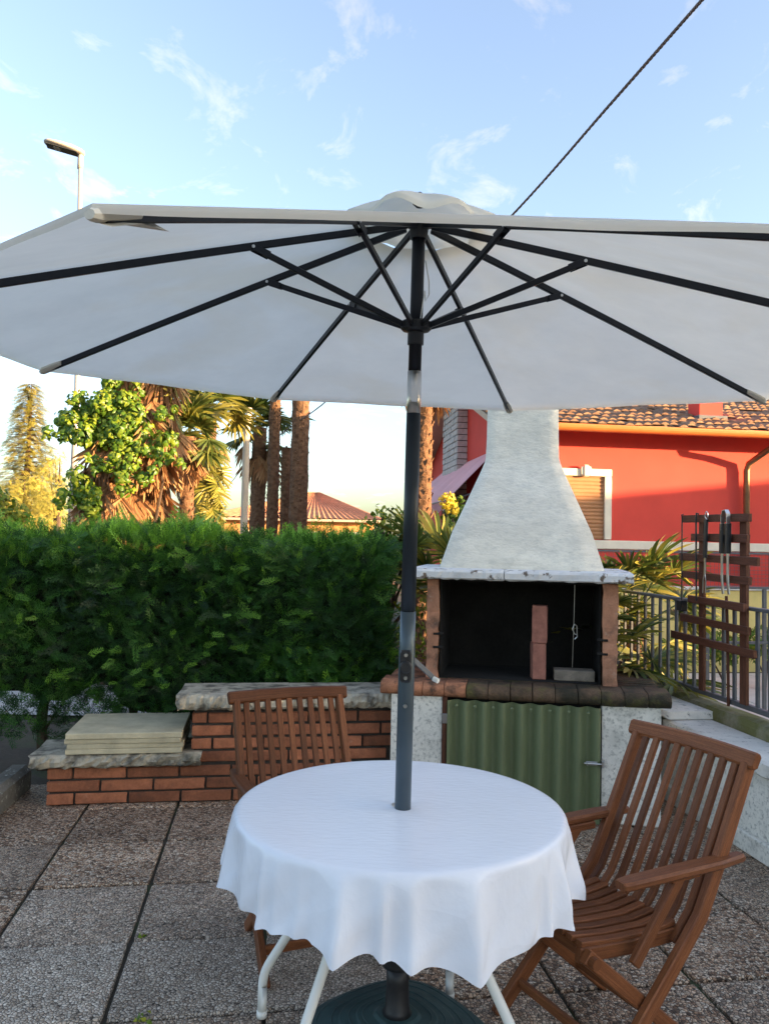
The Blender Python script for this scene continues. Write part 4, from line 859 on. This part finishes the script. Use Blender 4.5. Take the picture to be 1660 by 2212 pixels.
# young fan palms round the barbecue
def fan_bush(x, y, z, n, sc, lab, seed, elr=(-20, 80), azc=None, azw=3.2, gr='palms round the barbecue'):
    random.seed(seed); root = empty('fan_palm', (x, y, -.05), label=lab, category='palm', group=gr); trunk_mesh(root, z, .085, .075, (0, 0), True, seed, 1.2)
    for k in range(n):
        az = k*2.39996 if azc is None else azc+random.uniform(-azw, azw)
        put_frond(root, YOUNG, Vector((0, 0, z+random.uniform(-.12, .05))), az, R_(random.uniform(*elr)), random.uniform(-.6, .6), sc*random.uniform(.75, 1.15))
fan_bush(.52, 6.25, 1.15, 24, .80, 'young fan palm with arching leaves left of the chimney hood', 41, (0, 70))
fan_bush(1.62, 5.9, 1.05, 14, .52, 'young fan palm with leaf tips showing over the mantel right end', 42, (5, 75))
fan_bush(2.10, 6.45, 1.02, 24, .74, 'broad fan palm spreading over the railing beside the tool rack', 43, (-35, 60))
fan_bush(1.60, 5.55, .70, 16, .70, 'low dark fan palm squeezed between barbecue and railing', 44, (-15, 50))
# ------------------------------------------------------------------ bushes and trees
def bush(name, label, cat, spec, base, dens, size, tl, th, mt='bushleaf', stem=True, temps=LEAF, group=None, face=(.2, -.3, .6)):
    root = empty(name, base, label=label, category=cat, group=group); o = np.array(base)
    A = clumps([(np.array(c)-o, r) for c, r in spec], dens, size, tl, th, face); scatter('foliage', temps, *A, M_[mt], root, kind='stuff')
    zt = max(c[2] for c, r in spec)-o[2]; b = MB(); b.tube([(0, 0, 0), (.02, 0, zt*.5), (0, .03, zt)], [max(.02, zt*.03), max(.015, zt*.022), .008], 8)
    for c, r in spec[:9]:
        q = np.array(c)-o; b.tube([(0, 0, zt*.35), (q[0]*.5, q[1]*.5, (zt*.35+q[2])*.55), tuple(q)], [max(.012, zt*.012), max(.008, zt*.008), .004], 6)
    b.obj('trunk', M_['bark'], root); return root
def sp(lst, D): return [(ony(x, y, D+dy), (r*D/1670, r*D/1670, r*D/1670)) for x, y, r, dy in lst]
p = ony(825, 1150, 6.3); bush('shrub', 'yellow green shrub at the end of the thuja hedge', 'shrub', sp([(810, 1118, 26, 0), (845, 1112, 24, .1), (870, 1130, 30, 0), (830, 1150, 30, 0), (800, 1145, 26, .1), (885, 1170, 30, .1), (880, 1230, 34, 0), (890, 1300, 36, 0), (885, 1370, 36, 0), (900, 1420, 30, 0)], 6.1), (p[0], 6.1, -.05), 4200, .045, .1, .9)
p = ony(985, 1100, 8.2); bush('shrub', 'dark leaved shrub below the pink awning', 'shrub', sp([(985, 1095, 26, 0), (1005, 1115, 28, 0), (965, 1120, 26, 0), (990, 1160, 34, 0), (1000, 1210, 40, 0)], 8.2), (p[0], 8.2, -.05), 2600, .06, .05, .6)
n = 120; fl = empty('flower_cluster', (p[0]-.08, 8.0, 1.2), label='cluster of yellow blossoms among leaves below pink awning', category='flowers'); q = ony(965, 1080, 8.0)-np.array(fl.location)
A = clumps([(q, (.09, .09, .09)), (q+np.array([.06, 0, -.08]), (.07, .07, .07))], 16000, .035, .1, .9); scatter('blossom', LEAF, *A, M_['petal'], fl, kind='stuff')
b = MB(); b.tube([(0, .1, -1.2), (q[0], q[1]+.05, q[2])], [.012, .006], 6); b.obj('stem', M_['bark'], fl)
for k, (x, y, D, r_, lab) in enumerate([(1405, 1455, 5.75, 22, 'small green plant at the foot of the railing near the counter'), (1560, 1395, 8.3, 42, 'leafy green shrub behind the tool rack'), (1650, 1385, 8.6, 40, 'light green shrub near the second grey railing'), (1470, 1400, 7.6, 34, 'green shrub below the broad fan palm')]):
    c = ony(x, y, D); q = r_*D/1670; bush('shrub', lab, 'shrub', [(c, (q, q*.8, q*.9)), (c+np.array([q*.7, .1, -q*.3]), (q*.8, q*.7, q*.7)), (c+np.array([-q*.7, .1, -q*.4]), (q*.8, q*.7, q*.8))], (c[0], c[1], -.05), 5200, .05, .1, .8)
# conifer and golden trees at the left
ct = ony(55, 1110, 34.); cr_ = empty('conifer_tree', (ct[0], 34, -.05), label='pointed golden lit conifer with tiered drooping branches', category='tree')
b = MB(); b.tube([(0, 0, 0), (0, 0, 3), (0.05, 0, 6.15)], [.16, .10, .015], 10); b.obj('trunk', M_['bark'], cr_); cr_.scale = (1.42, 1.42, 1.36)
PP, DD, UU, SS, TT = [], [], [], [], []; br = MB()
for lv in range(34):
    z = 1.2+4.9*(lv/33)**.92; Rb = 1.75*(1-(z/6.3)**1.0)+.10
    for k in range(6):
        a = lv*1.1+k*math.pi/3+random.uniform(-.25, .25); Lb = Rb*random.uniform(.65, 1.15); e = Vector((math.cos(a)*Lb, math.sin(a)*Lb, z-.10*Lb+.05)); br.tube([(0, 0, z), (e.x*.5, e.y*.5, z+.04*Lb), e], [.02, .012, .004], 5)
        for j in range(int(5+Lb*16)):
            u = random.uniform(.2, 1); q = np.array([e.x*u, e.y*u, z+(e.z-z)*u]); PP.append(q); s_ = random.choice((-1, 1)); DD.append([math.cos(a+s_*.7), math.sin(a+s_*.7), -.35+random.uniform(-.3, .2)]); UU.append([0, 0, 1]); SS.append(random.uniform(.26, .50)); TT.append(random.uniform(.2, .9))
br.obj('branches', M_['bark'], cr_); scatter('foliage', SPR, np.array(PP), np.array(DD), np.array(UU)+rdir(len(PP))*.3, np.array(SS), np.array(TT), M_['gold'], cr_, kind='stuff')
def tree(px, D, spec, lab, dens, size, tl, th, mt='gold', temps=SPR):
    p = ony(px, 1110, D); return bush('broad_tree', lab, 'tree', sp(spec, D), (p[0], D, -.05), dens, size, tl, th, mt, True, temps, group='trees beyond the hedge')
tree(50, 30, [(20, 1080, 42, 0), (60, 1060, 38, .5), (100, 1085, 36, 0), (85, 1040, 24, .8), (40, 1120, 50, 0), (100, 1130, 40, 0), (-30, 1090, 45, 0)], 'round golden tree standing in front of the pointed conifer', 800, .30, .25, 1.0)
tree(125, 28, [(120, 985, 20, 0), (105, 1010, 26, 0), (135, 1030, 22, .3), (120, 1060, 28, 0), (110, 1100, 30, 0)], 'thin loose golden tree against the ivy covered palm', 800, .26, .2, .9)
tree(5, 14, [(-10, 1075, 30, 0), (15, 1090, 26, 0), (45, 1110, 24, 0), (-30, 1100, 36, 0), (20, 1130, 30, 0)], 'yellow green leafy tree just above the hedge top', 1500, .10, .35, 1.0, 'bushleaf', LEAF)
# weeds in the paving joints
for x, y, r_, lab in ((312, 2204, .030, 'small weed tuft in the joint between the nearest paving slabs'), (308, 2022, .014, 'tiny weed in the paving joint beside the pale slabs')):
    c = onz(x, y, 0); A = clumps([((0, 0, r_*.5), (r_, r_, r_*.6))], 26/(r_*r_), .016, .2, .9); root = empty('weed', (c[0], c[1], -.005), label=lab, category='weed'); scatter('foliage', LEAF, *A, M_['bushleaf'], root)
# ------------------------------------------------------------------ red house
AH = math.atan2(.122, .993); C0 = Vector((1.75, 10.43, -.05)); rh = empty('red_house', C0, AH, label='red rendered house with brown tiled roof, orange gutter and pink awning', category='house')
HM = Matrix.Translation(C0) @ Matrix.Rotation(AH, 4, 'Z'); XR, YD, ZE, ZR = 9.5, 6.3, 3.27, 4.42; slope = (ZR-ZE)/(YD/2)
b = MB(); prof = [(0, 0), (YD, 0), (YD, ZE), (YD/2, ZR), (0, ZE)]
b.quadstrip([[(x, y, z) for y, z in prof] for x in (0, XR)]); b.obj('wall', M_['redwall'], rh)
def roofz(y): return ZR-abs(y-YD/2)*slope
b = MB(); ov, ol = .50, .42
for y0, y1 in ((-ov, YD/2), (YD/2, YD+ov)):
    pts = [(y0, roofz(y0)+.004), (y1, roofz(y1)+.004), (y1, roofz(y1)+.09), (y0, roofz(y0)+.09)]; b.quadstrip([[(x, y, z) for y, z in pts] for x in (-ol, XR+ol)])
rf = b.obj('roof', M_['soffit'], rh)
tb_ = MB(); rr_ = random.Random(3); pitch = .125; ncol = int((XR+2*ol)/pitch); nrow = 15
for sgn in (0, 1):
    for c in range(ncol):
        for r in range(nrow):
            run = (YD/2+ov)/nrow; ya = -ov+r*run; yb = ya+run*1.18; za, zb = roofz(ya)+.095+.03, roofz(min(yb, YD/2))+.095; x0 = -ol+c*pitch; dj = rr_.uniform(-.022, .022); k = len(tb_.v)
            if sgn: ya, yb = YD-ya, YD-yb
            for y, z in ((ya, za), (yb, zb)):
                for q in range(5): tb_.v.append((x0+pitch*q/4, y+dj, z+.032*math.sin(math.pi*q/4)+dj))
            for q in range(4): tb_.f.append((k+q, k+q+1, k+5+q+1, k+5+q)); tb_.uv.append(None)
            tb_.f.append(tuple(k+q for q in range(5))); tb_.uv.append(None)
tb_.obj('roof_tiles', M_['rooftile'], rf, kind='stuff')
b = MB(); yg = -ov-.05; zg = roofz(-ov)+.06; b.quadstrip([[(x, yg+.065*math.cos(a), zg+.065*math.sin(a)) for a in [math.pi+math.pi*q/8 for q in range(9)]]+[(x, yg+.055*math.cos(a), zg+.055*math.sin(a)) for a in [2*math.pi-math.pi*q/8 for q in range(9)]] for x in (-ol, XR+ol)])
b.box((-ol, -ov-.012, zg-.06), (XR+ol, -ov+.012, zg+.04)); b.obj('gutter', M_['gutter'], rf)
b = MB(); x = 3.30; b.tube([(x+.18, yg, zg-.04), (x+.18, yg+.02, zg-.12), (x+.12, -.32, zg-.22), (x+.02, -.10, zg-.36), (x, -.08, zg-.46), (x, -.08, 0)], .042, 14); b.obj('downpipe', M_['copper'], rh, smooth=True)
b = MB(); b.box((2.70, .10, 3.2), (3.05, .42, 3.85), .006); b.obj('roof_chimney', M_['redwall'], rf)
b = MB(); b.box((2.66, .04, 3.30), (3.09, .46, 3.475), .006); b.obj('chimney_flashing', M_['iron'], rf)
b = MB(); b.box((-.02, -.05, 1.56), (XR, -.002, 1.68), .008); b.obj('sill_band', M_['cream'], rh)
def window(x0, x1, z0, z1):
    w = MB(); e = .10
    for lo, hi in (((x0-e, -.055, z0), (x0, -.002, z1)), ((x1, -.055, z0), (x1+e, -.002, z1)), ((x0-e, -.057, z1), (x1+e, -.002, z1+e))): w.box(lo, hi, .006)
    w.box(((x0+x1)/2-.07, -.085, z1+.01), ((x0+x1)/2+.07, -.05, z1+e+.03), .012); w.box(((x0+x1)/2-.035, -.10, z1-.01), ((x0+x1)/2+.035, -.05, z1+e+.05), .012)
    wf = w.obj('window_frame', M_['cream'], rh)
    s_ = MB(); rings = []; n = 120
    for i in range(n+1):
        z = z0+.002+(z1-z0-.004)*i/n; y = -.018-.010*abs(math.sin(math.pi*(z-z0)/.052)); rings.append([(x0+.002, y, z), (x1-.002, y, z), (x1-.002, -.003, z), (x0+.002, -.003, z)])
    s_.quadstrip(rings); s_.obj('roller_shutter', M_['shutter'], wf)
window(.70, 1.25, 1.69, 2.55); window(3.95, 4.75, 1.69, 2.55); window(6.6, 7.4, 1.69, 2.55)
# stone chimney stack on the side wall
b = MB(); b.box((-.16, 2.86, 0), (-.001, 4.08, 5.4)); st = b.obj('chimney_stack', M_['mortar'], rh); b = MB(); r = random.Random(5); z = .02; row = 0
while z < 5.35:
    h = .105; y = 2.845-(.11 if row % 2 else 0)
    while y < 4.09:
        w_ = r.uniform(.17, .30); a, c = max(y, 2.845), min(y+w_, 4.095)
        if c-a > .04: b.box((-.178-r.uniform(0, .012), a+.006, z), (-.12, c-.006, z+h-.012), .006)
        y += w_
    for yy in (2.842, 4.078): b.box((-.165+r.uniform(-.005, 0), yy, z), (-.003, yy+.02+r.uniform(0, .004), z+h-.012), .004)
    z += h; row += 1
b.obj('stone_facing', M_['stone'], st, kind='stuff')
# awning
b = MB(); n = 40; rings = []
for i in range(n+1):
    y = .55+4.5*i/n; sg = .03*math.sin(i*1.7)+.02*math.sin(i*.9); rings.append([(-.01, y, 3.0), (-.25, y, 2.80+sg*.3), (-.52, y, 2.52+sg), (-.80, y, 2.22+sg*.6), (-.80, y, 2.08+sg*.6)])
b.quadstrip(rings, False, False); b.quadstrip([[(q[0], q[1], q[2]-.008) for q in rr] for rr in rings], False, False); aw = b.obj('awning', M_['awning'], rh, smooth=True)
b = MB(); [b.tube([(-.02, y, 2.45), (-.78, y, 2.20)], .014, 8) for y in (.7, 2.7, 4.9)]; b.tube([(-.79, .55, 2.21), (-.79, 5.05, 2.21)], .016, 8); b.obj('awning_arm', M_['iron'], aw)
# yellow garden wall with wire mesh in front of the house
def hp(x, y, z=0): return HM @ Vector((x, y, z+.05))
gw = empty('garden_wall', hp(0, -.75, -.05), AH, label='yellow garden wall with wire mesh fence below the red house', category='wall')
b = MB(); b.box((-.6, 0, 0), (XR, .14, 1.06), .006); b.obj('wall_face', M_['yellow'], gw); b = MB(); b.box((-.62, -.03, 1.062), (XR, .17, 1.10), .006); b.obj('coping', M_['whitecop'], gw)
b = MB()
for k in range(9): z = 1.12+.05*k; b.tube([(-.6, .07, z), (XR, .07, z)], .0022, 4)
for k in range(int((XR+.6)/.055)): x = -.6+.055*k; b.tube([(x, .073, 1.10), (x, .073, 1.53)], .0022, 4)
b.obj('wire_mesh', M_['iron'], gw, kind='stuff')
b = MB(); b.sweep([(-.6, .07, 1.54), (XR, .07, 1.54)], (0, 1, 0), .03, .025, .003); b.obj('top_rail', M_['iron'], gw)
for k in range(6): b = MB(); b.tube([(-.55+1.9*k, .07, 1.08), (-.55+1.9*k, .07, 1.55)], .018, 10); b.obj('post', M_['iron'], gw)
# beige paving and the second railing
pv = sheet('terrace', [tuple(hp(x, y))[:2] for x, y in ((.1, -4.6), (8, -4.6), (8, -.76), (.1, -.76))], -.035, M_['joint'])
q = MB(); q.box((-.247, -.247, -.03), (.247, .247, 0), .004); pm = q.mesh('paving_slab', M_['paving'])
for i in range(11):
    for j in range(7): place('paving_slab', pm, pv, HM @ Matrix.Translation((.4+.5*i, -4.3+.5*j, .05+random.uniform(-.002, .002))))
r2 = empty('railing', (3.05, 7.35, -.05), AH, label='second grey railing crossing the beige terrace behind the first', category='railing')
for z, nm in ((1.22, 'top_rail'), (.70, 'bottom_rail')): b = MB(); b.sweep([(0, 0, z), (3.6, 0, z)], (0, 1, 0), .04, .025, .003); b.obj(nm, M_['iron'], r2)
for k in range(7): b = MB(); b.sweep([(.02+.58*k, 0, 0), (.02+.58*k, 0, 1.21)], (1, 0, 0), .035, .03, .003); b.obj('post', M_['iron'], r2)
# ------------------------------------------------------------------ far house, posts, cable
fc = ony(470, 1112, 30.); fw_ = empty('far_house', (fc[0], 30, -.05), label='far low house with pinkish hipped tile roof and orange wall', category='house'); XW = 6.0; ZW = 2.50
b = MB(); b.box((0, 0, 0), (XW, 5, ZW), .01); b.obj('wall', M_['orangew'], fw_)
za = ony(665, 1065, 32.5)[2]+.05; e = .45; A = [(-e, -e), (XW+e, -e), (XW+e, 5+e), (-e, 5+e)]; apx = [(XW*.55, 2.5, za), (XW*.62, 2.5, za)]
b = MB()
def slope_tiles(b, a, c, d0, d1):
    # corrugated slope: eave a-c, ridge d0-d1
    n = 64; a, c, d0, d1 = map(Vector, (a, c, d0, d1)); nrm = (c-a).cross(d0-a).normalized(); rows = []
    for k in range(2): rows.append([((a+(c-a)*i/n) if k == 0 else (d0+(d1-d0)*i/n))+nrm*(.045*(i % 2)) for i in range(n+1)])
    b.quadstrip(rows, False, False)
z0 = ZW-.02
slope_tiles(b, (*A[0], z0), (*A[1], z0), apx[0], apx[1]); slope_tiles(b, (*A[1], z0), (*A[2], z0), apx[1], apx[1]); slope_tiles(b, (*A[2], z0), (*A[3], z0), apx[1], apx[0]); slope_tiles(b, (*A[3], z0), (*A[0], z0), apx[0], apx[0])
rfo = b.obj('roof', M_['redtile'], fw_); b = MB(); b.box((-e, -e, ZW-.12), (XW+e, 5+e, ZW-.03)); b.obj('eaves', M_['soffit'], rfo)
for x in (1.1, 3.2, 4.8): b = MB(); b.box((x, -.03, .9), (x+.8, -.004, 2.0), .005); wn_ = b.obj('window', M_['cream'], fw_); b = MB(); b.box((x+.08, -.04, .98), (x+.72, -.031, 1.92)); b.obj('pane', M_['glass'], wn_)
up0, up1 = ony(527, 1130, 12.), ony(533, 930, 12.); b = MB(); b.tube([(up0[0]-.01, 12, -.05), tuple(up0), tuple(up1), (up1[0]+.03, 12, 3.6)], [.062, .058, .052, .045], 14)
b.obj('utility_post', M_['concpole'], None, smooth=True, label='slim beige concrete utility post among the palms', category='post')
LD = 13.; lt_, lb_ = ony(174, 345, LD), ony(167, 850, LD); lp = empty('street_lamp', (lb_[0]-.03, LD, -.05), label='tall street lamp with flat oval head above the parasol', category='street lamp'); lo = Vector(lp.location)
b = MB(); b.tube([(0, 0, 0), tuple(Vector(lb_)-lo), tuple(Vector(lt_)-lo)], [.062, .050, .034], 16); b.obj('pole', M_['lampgrey'], lp, smooth=True)
tp = Vector(lt_)-lo; b = MB(); b.tube([tp-Vector((0, 0, .16)), tp, tp+Vector((.0, 0, .10))], [.046, .046, .038], 14); b.obj('neck', M_['lampgrey'], lp, smooth=True)
h0, h1 = Vector(ony(181, 331, LD))-lo, Vector(ony(96, 306, LD-.15))-lo; b = MB(); ax = (h1-h0).normalized(); sd = Vector((ax.y, -ax.x, 0)).normalized(); upv = sd.cross(ax); upv = upv if upv.z > 0 else -upv
rings = []
for t, w_, hu, hd_ in ((-.02, .06, .02, .03), (.06, .09, .05, .05), (.3, .125, .075, .05), (.6, .145, .07, .045), (.88, .13, .05, .04), (.97, .09, .03, .03), (1.0, .05, .015, .02)):
    c = h0+(h1-h0)*t; rings.append([c+sd*w_*math.cos(a)+upv*(hu if math.sin(a) > 0 else hd_)*math.sin(a) for a in [2*math.pi*q/20 for q in range(20)]])
b.quadstrip(rings); hd2 = b.obj('lamp_head', M_['lampgrey'], lp, smooth=True)
b = MB(); c = h0+(h1-h0)*.52-upv*.048; b.sweep([c-ax*.24, c+ax*.26], sd, .20, .012, .004); b.obj('lamp_glass', M_['lens'], hd2); b = MB(); c = h0+(h1-h0)*.66-upv*.058; b.sweep([c-ax*.05, c+ax*.05], sd, .12, .006, .001); b.obj('lamp_panel', M_['led'], hd2)
cab = [(1640, -140, 3.0), (1515, 0, 3.6), (1320, 222, 4.5), (1110, 460, 5.9), (905, 668, 8.0), (710, 862, 11.5), (607, 938, 14.0), (526, 1010, 17.5), (467, 1085, 27.)]
pts = [Vector(ony(x, y, D)) for x, y, D in cab]
fine = []
for i in range(len(pts)-1):
    p0, p1, p2, p3 = pts[max(i-1, 0)], pts[i], pts[i+1], pts[min(i+2, len(pts)-1)]
    for k in range(70 if i < 4 else 20):
        t = k/(70 if i < 4 else 20); fine.append(.5*((2*p1)+(p2-p0)*t+(2*p0-5*p1+4*p2-p3)*t*t+(3*p1-p0-3*p2+p3)*t**3))
b = MB()
for ph in (0, 2.09, 4.19):
    q = [p+Vector((math.cos(i*.8+ph), 0, math.sin(i*.8+ph)))*.0036 for i, p in enumerate(fine)]; b.tube(q, .0062, 6)
b.obj('overhead_cable', M_['rope'], None, label='twisted overhead cable crossing the sky to the upper right', category='cable')
# ------------------------------------------------------------------ unseen houses added at the right, sized to shade patio and red wall
def plain_house(name, x0, y0, x1, y1, h, label, ridge):
    r = empty(name, (x0, y0, -.05), label=label, category='house'); w, dpt = x1-x0, y1-y0; b = MB(); b.quadstrip([[(0, y, 0), (w, y, 0), (w, y, h), (w/2, y, h+ridge), (0, y, h)] for y in (0, dpt)]); b.obj('wall', M_['houseown'], r)
    b = MB(); s_ = ridge/(w/2); o = .4
    b.quadstrip([[(-o, y, h-o*s_+.01), (w/2, y, h+ridge+.01), (w+o, y, h-o*s_+.01), (w+o, y, h-o*s_+.14), (w/2, y, h+ridge+.14), (-o, y, h-o*s_+.14)] for y in (-o, dpt+o)]); b.obj('roof', M_['rooftile'], r)
    for k in range(max(1, int(dpt/3))):
        yy = 1.2+3*k; f_ = MB(); f_.box((-.04, yy, 1.0), (-.004, yy+1.1, 2.3), .006); q = f_.obj('window', M_['cream'], r); f_ = MB(); f_.box((-.05, yy+.1, 1.1), (-.041, yy+1.0, 2.2)); f_.obj('pane', M_['glass'], q)
plain_house('added_shade_house', 14, -16, 22, -1.4, 4.8, 'added two storey ochre house out of frame, placed to shade the patio', 1.6)
plain_house('added_shade_annex', 14.6, 2.6, 20, 10.4, 2.9, 'added low ochre annex out of frame, placed to shade the red wall', .85)
